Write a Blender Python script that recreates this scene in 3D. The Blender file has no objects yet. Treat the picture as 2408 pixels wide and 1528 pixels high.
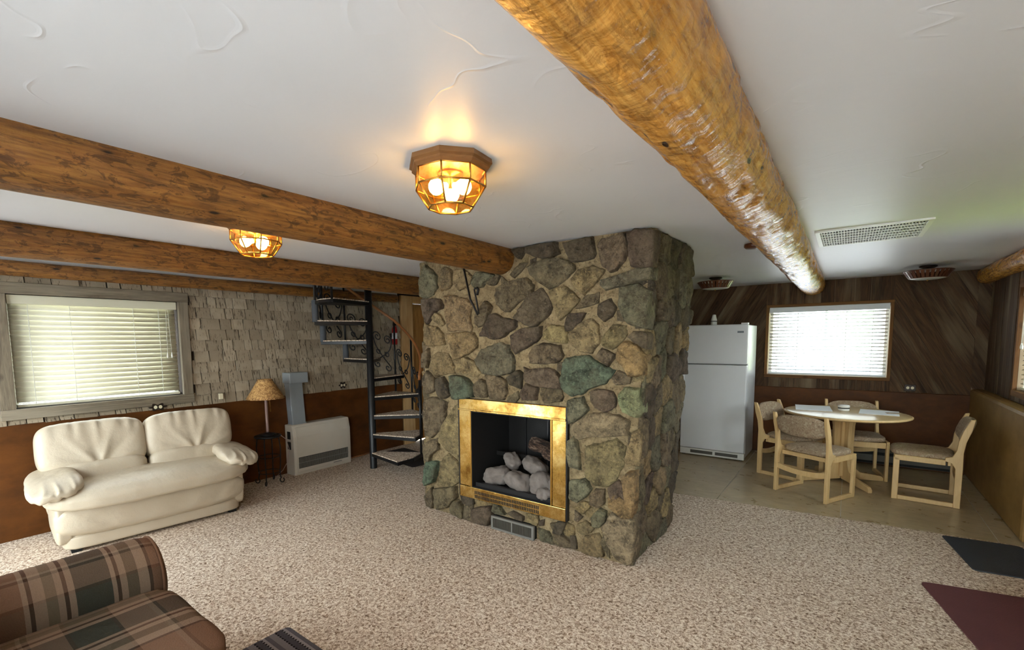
# A log-beamed cabin living room with a field stone fireplace
import bpy, bmesh, math, random
from mathutils import Vector, Matrix, noise
from math import sin, cos, pi, radians as rad

sc = bpy.context.scene
EXPO, SKY, SUN, BULB = 0.55, 10.0, 32.0, 46.0
col = sc.collection
RND = random.Random(7)

# ------------------------------------------------------------------ camera
cd = bpy.data.cameras.new('camera')
cam = bpy.data.objects.new('camera', cd)
col.objects.link(cam)
sc.camera = cam
cd.sensor_width = 36.0
cd.lens = 1098.502 / 2408 * 36
cd.shift_x = (1204 - 1151.047) / 2408
cd.shift_y = (894.408 - 764) / 2408
cd.clip_start = 0.05
YAW, PIT, ROL = -0.654720939, -0.0878445732, -0.011088058
_f = Vector((sin(YAW) * cos(PIT), cos(YAW) * cos(PIT), sin(PIT)))
_r = Vector((cos(YAW), -sin(YAW), 0))
_u = _r.cross(_f)
_r2 = _r * cos(ROL) + _u * sin(ROL)
_u2 = _u * cos(ROL) - _r * sin(ROL)
mw = Matrix((_r2, _u2, -_f)).transposed().to_4x4()
mw.translation = (0, 0, 1.55)
cam.matrix_world = mw

# ------------------------------------------------------------------ world, exposure
vs = sc.view_settings
vs.view_transform = 'Standard'
vs.look = 'None'
vs.gamma = 1.0
vs.exposure = EXPO
vs.use_curve_mapping = False
world = bpy.data.worlds.new('sky')
sc.world = world
world.use_nodes = True
wn = world.node_tree
bg = wn.nodes['Background']
tc = wn.nodes.new('ShaderNodeTexCoord')
sep = wn.nodes.new('ShaderNodeSeparateXYZ')
rmp = wn.nodes.new('ShaderNodeValToRGB')
wn.links.new(tc.outputs['Generated'], sep.inputs[0])
wn.links.new(sep.outputs['Z'], rmp.inputs[0])
wn.links.new(rmp.outputs[0], bg.inputs['Color'])
e = rmp.color_ramp.elements
e[0].position = 0.0; e[0].color = (0.94, 0.985, 1.0, 1)
e[1].position = 0.7; e[1].color = (0.80, 0.89, 1.0, 1)
bg.inputs['Strength'].default_value = SKY
sc.cycles.use_denoising = True
sc.cycles.sample_clamp_indirect = 6.0
sc.cycles.max_bounces = 7
sc.cycles.diffuse_bounces = 4
sc.cycles.glossy_bounces = 3
sc.cycles.transparent_max_bounces = 10
sc.cycles.use_adaptive_sampling = True
sc.cycles.adaptive_threshold = 0.12
sc.cycles.adaptive_min_samples = 20
sc.cycles.caustics_reflective = False

sl = bpy.data.lights.new('sun', 'SUN'); sl.energy = SUN; sl.angle = rad(.5); sl.color = (1.0, .96, .88)
so_ = bpy.data.objects.new('sun', sl); col.objects.link(so_); so_.rotation_euler = (rad(24), 0, rad(215))

ZC = 2.235      # ceiling
XL, XR, YB, YF = -5.22, 1.20, 7.22, -0.75

def portal(name, loc, rot, sx, sy):
    # marks a window opening as the place where sky light comes in
    l = bpy.data.lights.new(name, 'AREA'); l.shape = 'RECTANGLE'; l.size = sx; l.size_y = sy
    l.cycles.is_portal = True
    o = bpy.data.objects.new(name, l); col.objects.link(o); o.location = loc; o.rotation_euler = rot
portal('daylight_left_window', (-5.40, 1.215, 1.49), (0, rad(-90), 0), .95, 1.25)
portal('daylight_back_window', (-.24, 7.40, 1.48), (rad(-90), 0, 0), 1.3, .9)
portal('daylight_right_window', (1.38, 5.66, 1.48), (0, rad(90), 0), .95, 1.0)
portal('daylight_glass_door', (-4.07, -.93, 1.03), (rad(90), 0, 0), 1.75, 1.98)
portal('daylight_front_window', (-.4, -.93, 1.13), (rad(90), 0, 0), 2.6, 1.95)
portal('daylight_side_door', (1.38, 4.05, 1.5), (0, rad(90), 0), 1.2, .8)

# ------------------------------------------------------------------ mesh helpers
class MB:
    def __init__(s): s.v = []; s.f = []; s.uv = None
    def add(s, vs, fs):
        b = len(s.v); s.v += [tuple(x) for x in vs]; s.f += [tuple(i + b for i in f) for f in fs]; return s
    def box(s, x0, x1, y0, y1, z0, z1):
        return s.add([(x0, y0, z0), (x1, y0, z0), (x1, y1, z0), (x0, y1, z0), (x0, y0, z1), (x1, y0, z1), (x1, y1, z1), (x0, y1, z1)],
                     [(3, 2, 1, 0), (4, 5, 6, 7), (0, 1, 5, 4), (1, 2, 6, 5), (2, 3, 7, 6), (3, 0, 4, 7)])
    def hexa(s, b, t):
        return s.add(list(b) + list(t), [(3, 2, 1, 0), (4, 5, 6, 7), (0, 1, 5, 4), (1, 2, 6, 5), (2, 3, 7, 6), (3, 0, 4, 7)])
    def tube(s, pts, r, n=8, cap=True):
        pts = [Vector(p) for p in pts]; m = len(pts); rr = r if isinstance(r, (list, tuple)) else [r] * m
        vs = []; up = None
        for i, p in enumerate(pts):
            t = (pts[min(i + 1, m - 1)] - pts[max(i - 1, 0)])
            if t.length < 1e-9: t = Vector((0, 0, 1))
            t.normalize()
            if up is None:
                up = Vector((0, 0, 1)) if abs(t.z) < .9 else Vector((1, 0, 0))
            a = up - t * up.dot(t)
            if a.length < 1e-6: a = t.orthogonal()
            a.normalize(); b = t.cross(a); up = a
            for k in range(n):
                q = 2 * pi * k / n; vs.append(p + (a * cos(q) + b * sin(q)) * rr[i])
        fs = []
        for i in range(m - 1):
            for k in range(n):
                fs.append((i * n + k, i * n + (k + 1) % n, (i + 1) * n + (k + 1) % n, (i + 1) * n + k))
        if cap: fs.append(tuple(range(n))[::-1]); fs.append(tuple((m - 1) * n + k for k in range(n)))
        return s.add(vs, fs)
    def lathe(s, prof, n=24, c=(0, 0, 0), phase=0):
        vs = []; fs = []; m = len(prof)
        for r, z in prof:
            for k in range(n):
                q = 2 * pi * k / n + phase; vs.append((c[0] + r * cos(q), c[1] + r * sin(q), c[2] + z))
        for i in range(m - 1):
            for k in range(n):
                fs.append((i * n + k, i * n + (k + 1) % n, (i + 1) * n + (k + 1) % n, (i + 1) * n + k))
        fs.append(tuple(range(n))[::-1]); fs.append(tuple((m - 1) * n + k for k in range(n)))
        return s.add(vs, fs)
    def prism(s, poly, ax, a, b):
        # poly in the plane normal to axis ax ('x': (y,z), 'y': (x,z), 'z': (x,y)), extruded from a to b
        n = len(poly)
        def P(p, t): return (t, p[0], p[1]) if ax == 'x' else (p[0], t, p[1]) if ax == 'y' else (p[0], p[1], t)
        return s.add([P(p, a) for p in poly] + [P(p, b) for p in poly],
                     [tuple(range(n))[::-1], tuple(range(n, 2 * n))] + [(i, (i + 1) % n, n + (i + 1) % n, n + i) for i in range(n)])
    def build(s, name, mat, parent=None, smooth=False, bevel=0, fix=True, **kw):
        me = bpy.data.meshes.new(name); me.from_pydata(s.v, [], s.f)
        if fix:
            bm = bmesh.new(); bm.from_mesh(me); bmesh.ops.recalc_face_normals(bm, faces=bm.faces); bm.to_mesh(me); bm.free()
        if smooth:
            me.shade_smooth()
        if s.uv:
            ul = me.uv_layers.new(name='UVMap')
            for lp in me.loops: ul.data[lp.index].uv = s.uv[lp.vertex_index]
        me.materials.append(mat)
        return obj(name, me, parent, bevel=bevel, **kw)

def obj(name, me, parent=None, bevel=0, kind=None, color=None):
    o = bpy.data.objects.new(name, me); col.objects.link(o)
    if parent is not None: o.parent = parent
    if bevel:
        m = o.modifiers.new('soft_edges', 'BEVEL'); m.width = bevel; m.segments = 2; m.limit_method = 'ANGLE'; m.angle_limit = rad(40)
    if kind: o['kind'] = kind
    if color: o.color = (*color, 1)
    return o
def thing(name, label, cat, loc=(0, 0, 0), rz=0, group=None):
    o = bpy.data.objects.new(name, None); col.objects.link(o); o.location = loc; o.rotation_euler = (0, 0, rz)
    o.empty_display_size = .1
    return tag(o, label, cat, group)
def tag(o, label, cat, group=None):
    o['label'] = label; o['category'] = cat
    if group: o['group'] = group
    return o
def struct(o): o['kind'] = 'structure'; return o
def copy_tree(o, parent=None):
    c = o.copy(); col.objects.link(c)
    if parent is not None: c.parent = parent
    for ch in list(o.children): copy_tree(ch, c)
    return c
def bx(name, mat, parent, x0, x1, y0, y1, z0, z1, bevel=0, **kw):
    return MB().box(x0, x1, y0, y1, z0, z1).build(name, mat, parent, bevel=bevel, fix=False, **kw)

def hboard(name, mat, parent, x0, x1, y0, y1, z0, z1, bevel=0):
    # a board lying along y or x, its own z axis running along its length so that the grain follows it
    cx, cy, cz = (x0 + x1) / 2, (y0 + y1) / 2, (z0 + z1) / 2; a, b, c = (x1 - x0) / 2, (y1 - y0) / 2, (z1 - z0) / 2
    if b > a:
        o = bx(name, mat, parent, -a, a, -c, c, -b, b, bevel); o.rotation_euler = (pi / 2, 0, 0)
    else:
        o = bx(name, mat, parent, -c, c, -b, b, -a, a, bevel); o.rotation_euler = (0, pi / 2, 0)
    o.location = (cx, cy, cz); return o

def clip_half(poly, nx, ny, d):
    out = []; n = len(poly)
    for i in range(n):
        p, q = poly[i], poly[(i + 1) % n]; a = p[0] * nx + p[1] * ny - d; b = q[0] * nx + q[1] * ny - d
        if a <= 0: out.append(p)
        if (a < 0 < b) or (b < 0 < a):
            t = a / (a - b); out.append((p[0] + (q[0] - p[0]) * t, p[1] + (q[1] - p[1]) * t))
    return out
def clip_rect(poly, x0, x1, y0, y1):
    for a in ((1, 0, x1), (-1, 0, -x0), (0, 1, y1), (0, -1, -y0)):
        if len(poly) < 3: return []
        poly = clip_half(poly, *a)
    return poly if len(poly) >= 3 else []
def area(poly):
    return abs(sum(poly[i][0] * poly[(i + 1) % len(poly)][1] - poly[(i + 1) % len(poly)][0] * poly[i][1] for i in range(len(poly)))) / 2

def pillow(sx, sy, sz, n=12, p=4.0, wr=0.0, freq=6.0, seed=0, deform=None, c=(0, 0, 0)):
    # soft rounded block of half sizes sx, sy, sz with a little wrinkling
    mb = MB(); idx = {}; sd = Vector((seed * 3.1, seed * 1.7, seed * .9))
    def vert(q):
        k = tuple(round(t, 5) for t in q)
        if k in idx: return idx[k]
        x, y, z = q
        L = (abs(x) ** p + abs(y) ** p + abs(z) ** p) ** (1 / p)
        v = Vector((x / L * sx, y / L * sy, z / L * sz))
        if wr:
            nv = noise.noise(v * freq + sd) + .5 * noise.noise(v * freq * 2.3 + sd)
            v += Vector((x, y, z)).normalized() * nv * wr
        if deform: v = Vector(deform(v))
        idx[k] = len(mb.v); mb.v.append((v.x + c[0], v.y + c[1], v.z + c[2])); return idx[k]
    for ax in range(3):
        for sg in (-1, 1):
            for i in range(n):
                for j in range(n):
                    qs = []
                    for a, b in ((i, j), (i + 1, j), (i + 1, j + 1), (i, j + 1)):
                        t = [0, 0, 0]; t[ax] = sg
                        # denser toward the edges, so corners stay round
                        t[(ax + 1) % 3] = math.tan((2 * a / n - 1) * pi / 4); t[(ax + 2) % 3] = math.tan((2 * b / n - 1) * pi / 4)
                        qs.append(vert(t))
                    mb.f.append(tuple(qs if sg > 0 else qs[::-1]))
    return mb

# ------------------------------------------------------------------ materials
def S(r, g, b):   # sRGB 0-255 to linear
    return tuple(((c / 255) / 12.92 if c / 255 < .04045 else ((c / 255 + .055) / 1.055) ** 2.4) for c in (r, g, b))
class Mat:
    def __init__(s, name, rough=.6, metal=0, spec=.5):
        s.m = bpy.data.materials.new(name); s.m.use_nodes = True; s.nt = s.m.node_tree
        s.b = s.nt.nodes['Principled BSDF']; s.out = s.nt.nodes['Material Output']
        s.b.inputs['Roughness'].default_value = rough; s.b.inputs['Metallic'].default_value = metal
        s.b.inputs['Specular IOR Level'].default_value = spec
    def n(s, t, **kw):
        nd = s.nt.nodes.new('ShaderNode' + t)
        for k, v in kw.items():
            if k in nd.inputs.keys() if isinstance(k, str) else False: s.put(nd.inputs[k], v)
            else: setattr(nd, k, v)
        return nd
    def put(s, inp, v):
        if isinstance(v, bpy.types.NodeSocket): s.nt.links.new(v, inp)
        elif isinstance(v, tuple) and len(v) == 3 and inp.type == 'RGBA': inp.default_value = (*v, 1)
        else: inp.default_value = v
    def coord(s, scale=(1, 1, 1), kind='Object', rot=(0, 0, 0), rand=False):
        t = s.n('TexCoord').outputs[kind]
        if rand:
            oi = s.n('ObjectInfo'); ad = s.n('VectorMath', operation='ADD'); s.put(ad.inputs[0], t)
            ml = s.n('VectorMath', operation='SCALE'); s.nt.links.new(oi.outputs['Random'], ml.inputs[3]); ml.inputs[0].default_value = (37, 53, 71)
            s.put(ad.inputs[1], ml.outputs[0]); t = ad.outputs[0]
        mp = s.n('Mapping'); s.put(mp.inputs[0], t); mp.inputs['Scale'].default_value = scale; mp.inputs['Rotation'].default_value = rot
        return mp.outputs[0]
    def noise(s, vec, scale=5, detail=4, rough=.55, dist=0):
        nd = s.n('TexNoise'); s.put(nd.inputs['Vector'], vec); nd.inputs['Scale'].default_value = scale
        nd.inputs['Detail'].default_value = detail; nd.inputs['Roughness'].default_value = rough; nd.inputs['Distortion'].default_value = dist
        return nd.outputs['Fac']
    def voro(s, vec, scale=5, feat='F1', out='Distance', rnd=1):
        nd = s.n('TexVoronoi'); nd.feature = feat; s.put(nd.inputs['Vector'], vec); nd.inputs['Scale'].default_value = scale; nd.inputs['Randomness'].default_value = rnd
        return nd.outputs[out]
    def ramp(s, fac, stops, interp='LINEAR'):
        nd = s.n('ValToRGB'); s.put(nd.inputs[0], fac); cr = nd.color_ramp; cr.interpolation = interp
        while len(cr.elements) < len(stops): cr.elements.new(.5)
        for e_, (p, c) in zip(cr.elements, stops):
            e_.position = p; e_.color = (c, c, c, 1) if not isinstance(c, tuple) else (*c, 1)
        return nd.outputs[0]
    def mix(s, f, a, b, mode='MIX'):
        nd = s.n('MixRGB'); nd.blend_type = mode; s.put(nd.inputs[0], f); s.put(nd.inputs[1], a); s.put(nd.inputs[2], b); return nd.outputs[0]
    def math(s, op, a, b=0.0):
        nd = s.n('Math', operation=op); s.put(nd.inputs[0], a); s.put(nd.inputs[1], b); return nd.outputs[0]
    def color(s, c): s.put(s.b.inputs['Base Color'], c); return s
    def bump(s, h, strength=.3, dist=.01):
        nd = s.n('Bump'); nd.inputs['Strength'].default_value = strength; nd.inputs['Distance'].default_value = dist
        s.put(nd.inputs['Height'], h); s.put(s.b.inputs['Normal'], nd.outputs[0]); return s
    def rough(s, v): s.put(s.b.inputs['Roughness'], v); return s

def plain(name, c, rough=.5, metal=0, spec=.5, var=.12, scale=6, bump=0, bscale=60):
    m = Mat(name, rough, metal, spec); v = m.coord()
    f = m.noise(v, scale, 3)
    m.color(m.mix(f, tuple(x * (1 - var) for x in c), tuple(min(1, x * (1 + var)) for x in c)))
    if bump: m.bump(m.noise(v, bscale, 3), bump, .004)
    return m.m

def make_materials():
    R = {}
    # plaster ceiling with trowel ridges
    m = Mat('ceiling_plaster', .42, 0, .45); v = m.coord()
    a = m.noise(m.coord((1, 1, 1)), 1.3, 2, .5, 1.2); r = m.ramp(a, [(.494, 0), (.5, 1), (.506, 0)])
    b_ = m.noise(m.coord(), 2.6, 2, .5, .5); r2 = m.ramp(b_, [(.52, 0.), (.6, 1.)])
    f = m.noise(v, 40, 2)
    h = m.math('ADD', m.math('MULTIPLY', m.math('MULTIPLY', r, r2), .5), m.math('MULTIPLY', f, .05))
    h = m.math('ADD', h, m.math('MULTIPLY', m.noise(m.coord((1.2, 3, 1)), 1.6, 3, .45, .4), .6))
    m.color(m.mix(m.noise(v, 1.1, 3), S(212, 212, 214), S(222, 222, 223))).bump(h, .3, .012); R['ceiling'] = m.m
    R['wall'] = plain('wall_plain', S(150, 130, 105), .8, bump=.1)
    # logs
    for key, c0, c1, c2, rough, bs in (('log', S(86, 53, 21), S(140, 90, 38), S(168, 118, 56), .5, .4), ('bigbeam', S(154, 100, 36), S(208, 146, 60), S(226, 174, 92), .22, .45)):
        m = Mat(key + '_wood', rough, 0, .5)
        g = m.noise(m.coord((9, 2.0, 9)), 3.2, 6, .68, .35); g2 = m.noise(m.coord((34, 2.2, 34)), 2.4, 4, .6)
        k = m.voro(m.coord((4.5, 1.5, 4.5)), 3.0); kn = m.ramp(k, [(.07, 0), (.12, .8), (.2, 1)])
        scr = m.noise(m.coord((12, 5, 12)), 2.0, 4, .7, 1.2); sm = m.ramp(scr, [(.53, 1), (.58, .25), (.70, .1)])
        c = m.mix(m.ramp(g, [(.32, 0), (.68, 1)]), c0, c1); c = m.mix(m.ramp(g2, [(.4, 0), (.7, .7)]), c, c2)
        c = m.mix(1., c, m.mix(kn, S(60, 34, 18), (1, 1, 1)), 'MULTIPLY'); c = m.mix(.75 if key == 'log' else .35, c, m.mix(sm, S(96, 60, 36), (1, 1, 1)), 'MULTIPLY')
        hh = m.math('ADD', m.math('MULTIPLY', g, .6), m.math('MULTIPLY', m.noise(m.coord((6, 16, 6)), 1.6, 3, .5, .1), 1. if key != 'log' else .35))
        m.color(c).bump(hh, bs, .03); R[key] = m.m
    # carpet
    m = Mat('carpet', .95, 0, .1); v = m.coord()
    a = m.noise(v, 58, 3, .7, .8); b_ = m.noise(v, 150, 2, .6); big = m.noise(v, 1.1, 3)
    t = m.math('ADD', m.math('MULTIPLY', a, .75), m.math('MULTIPLY', b_, .25))
    c = m.ramp(t, [(.36, S(108, 86, 68)), (.44, S(174, 150, 128)), (.53, S(228, 210, 190)), (.62, S(252, 242, 228))])
    c = m.mix(m.math('MULTIPLY', big, .25), c, m.mix(1., c, S(206, 190, 172), 'MULTIPLY')); m.color(c).bump(t, .7, .010); R['carpet'] = m.m
    # vinyl floor
    m = Mat('vinyl_floor', .32, 0, .5); g = m.noise(m.coord((1.6, 7, 1), rand=True), 3, 5, .6, 1.4); g2 = m.noise(m.coord((1, 1, 1), rand=True), 9, 4, .6)
    c = m.mix(g, S(142, 124, 94), S(206, 186, 148)); c = m.mix(m.ramp(g2, [(.45, 0), (.75, .5)]), c, S(214, 200, 174)); m.color(c).bump(g, .06, .004)
    m.rough(m.ramp(g2, [(.3, .25), (.7, .42)])); R['vinyl'] = m.m
    # shingles, weathered
    m = Mat('weathered_shingle', .9, 0, .2); v = m.coord((1, 1, 1), 'Object', rand=True)
    st = m.noise(m.coord((20, 52, 7), rand=True), 1.4, 4, .65, .2); pm = m.noise(m.coord(rand=True), 4, 2); sr = m.ramp(m.math('ADD', st, m.math('MULTIPLY', pm, .25)), [(.47, 0), (.56, 1)])
    pa = m.noise(v, 9, 4); oi = m.n('ObjectInfo').outputs['Random']
    c = m.mix(pa, S(154, 140, 118), S(196, 182, 160)); c = m.mix(m.math('MULTIPLY', oi, .7), c, S(136, 122, 102))
    c = m.mix(sr, m.mix(.8, c, S(52, 38, 28)), c); m.color(c).bump(st, .25, .006); R['shingle'] = m.m
    # barn planks
    for key, lo, hi, pale in (('plank', S(50, 34, 20), S(106, 78, 52), S(150, 132, 104)), ('greyboard', S(100, 90, 76), S(150, 138, 118), S(166, 156, 138)), ('door_wood', S(140, 92, 44), S(186, 136, 74), S(204, 160, 98)), ('pine_trim', S(190, 150, 98), S(222, 186, 132), S(234, 204, 158)), ('window_trim', S(98, 66, 34), S(134, 94, 52), S(150, 110, 66))):
        m = Mat(key + '_wood', .78, 0, .3)
        g = m.noise(m.coord((26, 26, 1.6), rand=True), 1.5, 6, .62, 1.6); gs = m.noise(m.coord((5, 5, .7), rand=True), 1.2, 4); oi = m.n('ObjectInfo').outputs['Random']
        k = m.voro(m.coord((2.4, 2.4, 1.4), rand=True), 1.6); kn = m.ramp(k, [(.05, 0), (.1, 1)])
        c = m.mix(m.ramp(g, [(.3, 0), (.7, 1)]), lo, hi); c = m.mix(m.math('MULTIPLY', m.ramp(gs, [(.5, 0), (.72, 1)]), .7), c, pale)
        c = m.mix(m.math('MULTIPLY', oi, .45), c, m.mix(1., c, tuple(x * .8 for x in pale), 'MULTIPLY'))
        c = m.mix(kn, m.mix(.5, c, S(30, 20, 12)), c); m.color(c).bump(g, .35, .008); R[key] = m.m
    # wainscot; the second is the same board with window light put into its colour
    for key, a_, b__ in (('wainscot', S(64, 35, 11), S(110, 64, 22)), ('wainscot_lit', S(116, 88, 46), S(158, 126, 76))):
        m = Mat(key + '_board', .55, 0, .2); n1 = m.noise(m.coord((1, 1, 1.6)), 2.3, 6, .62); n2 = m.noise(m.coord((2, 2, 9)), 3, 4)
        c = m.mix(m.ramp(n1, [(.3, 0), (.7, 1)]), a_, b__); c = m.mix(m.math('MULTIPLY', n2, .3), c, a_); m.color(c).bump(n1, .1, .01); R[key] = m.m
    # stone: hue from the object's own colour
    m = Mat('field_stone', .82, 0, .35); oi = m.n('ObjectInfo'); v = m.coord(rand=True)
    n1 = m.noise(v, 12, 8, .74, .3); n2 = m.noise(v, 60, 3, .65); n3 = m.noise(v, 5, 3); pit = m.voro(v, 34)
    oc = oi.outputs['Color']
    c = m.mix(m.ramp(n1, [(.36, 0), (.62, 1)]), m.mix(1., oc, (.30, .28, .26), 'MULTIPLY'), m.mix(1., oc, (1.32, 1.28, 1.2), 'MULTIPLY'))
    c = m.mix(m.ramp(n2, [(.56, 0), (.68, .65)]), c, m.mix(1., oc, (1.75, 1.65, 1.45), 'MULTIPLY')); c = m.mix(m.ramp(n3, [(.45, 0), (.65, .4)]), c, S(110, 98, 76))
    c = m.mix(m.ramp(n2, [(.32, .6), (.4, 0)]), c, S(36, 30, 24))
    m.color(c).bump(m.math('ADD', m.math('MULTIPLY', n1, 1.3), m.math('ADD', m.math('MULTIPLY', n2, .3), m.math('MULTIPLY', pit, .35))), 1.0, .03); R['stone'] = m.m
    m = Mat('mortar', .92, 0, .2); v = m.coord(); n1 = m.noise(v, 16, 7, .7, .6); n2 = m.noise(v, 3.5, 3); n4 = m.noise(v, 55, 3)
    c = m.mix(m.ramp(n1, [(.34, 0), (.66, 1)]), S(118, 100, 72), S(182, 162, 124)); c = m.mix(m.math('MULTIPLY', n2, .5), c, S(134, 116, 88)); c = m.mix(m.ramp(n4, [(.34, .5), (.44, 0)]), c, S(50, 40, 28)); m.color(c).bump(n1, .9, .03); R['mortar'] = m.m
    m = Mat('brass', .22, 1); v = m.coord(); n1 = m.noise(v, 7, 6, .68)
    m.color(m.ramp(n1, [(.34, S(136, 98, 44)), (.5, S(192, 154, 82)), (.62, S(226, 196, 128))])).rough(m.ramp(n1, [(.3, .34), (.7, .2)])); R['brass'] = m.m
    R['black_metal'] = plain('black_painted_steel', S(26, 26, 28), .38, .3, var=.3)
    R['iron'] = plain('wrought_iron', S(30, 29, 30), .5, .4, var=.3)
    R['soot'] = plain('sooty_steel', S(17, 15, 14), .8, var=.5, bump=.3)
    R['sleeve'] = plain('grey_foam_sleeve', S(74, 78, 84), .7)
    # leather
    m = Mat('cream_leather', .42, 0, .45); v = m.coord(); w = m.noise(m.coord((1, 1, 1)), 9, 4, .5, .1); g = m.voro(m.coord(), 160); n1 = m.noise(v, 2.2, 3)
    fold = m.noise(m.coord((4, 1.4, 1.4)), 4, 2, .5, .2)
    m.color(m.mix(n1, S(184, 170, 146), S(206, 193, 172))); m.bump(m.math('ADD', m.math('MULTIPLY', w, .8), m.math('ADD', m.math('MULTIPLY', fold, .5), m.math('MULTIPLY', g, .04))), .3, .03); R['leather'] = m.m
    R['enamel'] = plain('white_enamel', S(226, 228, 230), .28, 0, .5, .03, bump=.06, bscale=260)
    R['white_plastic'] = plain('white_plastic', S(226, 224, 216), .45, var=.04)
    R['beige_metal'] = plain('beige_painted_metal', S(206, 198, 184), .45, var=.06)
    R['galv'] = plain('grey_duct_metal', S(176, 186, 194), .35, .5, var=.1)
    R['grey_plastic'] = plain('grey_plastic', S(120, 118, 114), .5)
    R['dark'] = plain('dark_slot', S(18, 17, 16), .8)
    R['louver'] = plain('dark_louver', S(84, 80, 72), .55)
    R['louver_grey'] = plain('grey_louver', S(124, 120, 112), .5)
    R['handrail'] = plain('varnished_handrail', S(150, 96, 54), .35, var=.25)
    R['ash'] = None
    m = Mat('light_ash_wood', .42, 0, .45); g = m.noise(m.coord((14, 14, 2.4), rand=True), 2, 5, .6, 1.0); m.color(m.mix(g, S(196, 160, 104), S(228, 198, 146))).bump(g, .06, .004); R['ash'] = m.m
    m = Mat('table_top_wood', .2, 0, .5); g = m.noise(m.coord((3, 16, 3)), 2, 5, .6, 1.0); m.color(m.mix(g, S(196, 166, 118), S(222, 196, 150))); R['tabletop'] = m.m
    m = Mat('floral_upholstery', .9, 0, .2); v = m.coord(rand=True); a = m.noise(v, 14, 4, .6, 2.6); c = m.ramp(a, [(.34, S(126, 104, 84)), (.45, S(176, 156, 130)), (.52, S(142, 118, 96)), (.6, S(190, 174, 148)), (.7, S(150, 134, 104))])
    m.color(c).bump(m.noise(v, 120, 2), .3, .004); R['floral'] = m.m
    # plaid from UV
    m = Mat('plaid_fabric', .95, 0, .12); uv = m.n('TexCoord').outputs['UV']; sp = m.n('SeparateXYZ'); m.put(sp.inputs[0], uv)
    tan, red, grn, drk, cre = S(150, 120, 98), S(122, 88, 66), S(44, 56, 50), S(56, 38, 28), S(160, 136, 114)
    U = [(0, red), (.15, cre), (.175, drk), (.195, cre), (.25, S(116, 104, 84)), (.30, cre), (.33, drk), (.35, cre), (.38, grn), (.56, cre), (.585, drk), (.605, cre), (.64, S(96, 84, 66)), (.70, cre), (.76, drk), (.78, red)]
    Vv = [(0, red), (.14, cre), (.16, drk), (.185, tan), (.33, drk), (.35, grn), (.55, drk), (.57, tan), (.74, cre), (.77, drk), (.79, red)]
    fu = m.math('FRACT', sp.outputs[0]); fv = m.math('FRACT', sp.outputs[1])
    cu = m.ramp(fu, U, 'CONSTANT'); cv = m.ramp(fv, Vv, 'CONSTANT')
    c = m.mix(.36, cu, cv); c = m.mix(.25, c, S(92, 68, 52)); tw = m.noise(m.coord((1, 1, 1)), 190, 2); c = m.mix(m.math('MULTIPLY', tw, .5), c, m.mix(1., c, (.55, .55, .55), 'MULTIPLY'))
    m.color(c).bump(tw, .4, .005); R['plaid'] = m.m
    m = Mat('striped_rug', .95, 0, .1); sp = m.n('SeparateXYZ'); m.put(sp.inputs[0], m.n('TexCoord').outputs['Object'])
    fy = m.math('FRACT', m.math('MULTIPLY', sp.outputs[1], 9.0)); fx = m.math('FRACT', m.math('MULTIPLY', sp.outputs[0], 46.))
    base = m.ramp(fy, [(0, S(120, 114, 116)), (.3, S(74, 70, 76)), (.62, S(140, 132, 132)), (.8, S(90, 86, 90))], 'CONSTANT')
    dash = m.math('MULTIPLY', m.ramp(fx, [(0, 0), (.5, 1)], 'CONSTANT'), m.ramp(fy, [(0, 0), (.28, 1), (.36, 0), (.6, 1), (.68, 0)], 'CONSTANT'))
    m.color(m.mix(dash, base, S(24, 22, 24))).bump(m.noise(m.coord(), 150, 2), .5, .005); R['rug'] = m.m
    R['mat_grey'] = plain('charcoal_mat', S(52, 55, 60), .95, bump=.5, bscale=140)
    R['mat_red'] = plain('maroon_mat', S(96, 52, 52), .95, bump=.5, bscale=140)
    R['mat_dark'] = plain('dark_brown_mat', S(42, 34, 32), .95, bump=.5, bscale=140)
    R['paper'] = plain('white_paper', S(232, 234, 236), .6, var=.03)
    R['red'] = plain('red_enamel', S(170, 26, 22), .3)
    R['gravel'] = plain('pale_gravel', S(150, 152, 156), .9, var=.2, scale=3)
    R['grass'] = plain('lawn', S(120, 140, 74), .9, var=.3, scale=3)
    R['shade_slab'] = plain('dark_shade_slab', S(70, 56, 46), .8)
    R['roof'] = plain('roofing', S(90, 84, 78), .9)
    R['sheathing'] = plain('dark_sheathing', S(52, 42, 34), .95)
    # slats: thin painted wood that lets some light through
    for key, cdif, ctr, k in (('slat_cream', S(222, 218, 196), S(230, 226, 188), .09), ('slat_white', S(226, 230, 232), S(226, 232, 232), .05)):
        m = Mat(key, .5); tr = m.n('BsdfTranslucent'); tr.inputs[0].default_value = (*ctr, 1); mx = m.n('MixShader'); mx.inputs[0].default_value = k
        m.color(m.mix(m.noise(m.coord(), 3), tuple(x * .97 for x in cdif), cdif))
        m.nt.links.new(m.b.outputs[0], mx.inputs[1]); m.nt.links.new(tr.outputs[0], mx.inputs[2]); m.nt.links.new(mx.outputs[0], m.out.inputs[0]); R[key] = m.m
    # panes
    for key, tint, gl in (('glass', (.96, .98, .97), .08), ('amber_glass', (1.0, .8, .5), .10)):
        m = Mat(key); t = m.n('BsdfTransparent'); t.inputs[0].default_value = (*tint, 1); g = m.n('BsdfGlossy'); g.inputs['Roughness'].default_value = .04
        mx = m.n('MixShader')
        if key == 'amber_glass':
            nz = m.noise(m.coord((1, 1, 1)), 22, 3, .5, 2.2); m.put(t.inputs[0], m.ramp(nz, [(.35, (.98, .74, .40)), (.5, (1., .90, .62)), (.65, (1., .80, .48))]))
            m.put(mx.inputs[0], .1)
        else: mx.inputs[0].default_value = gl
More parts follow.
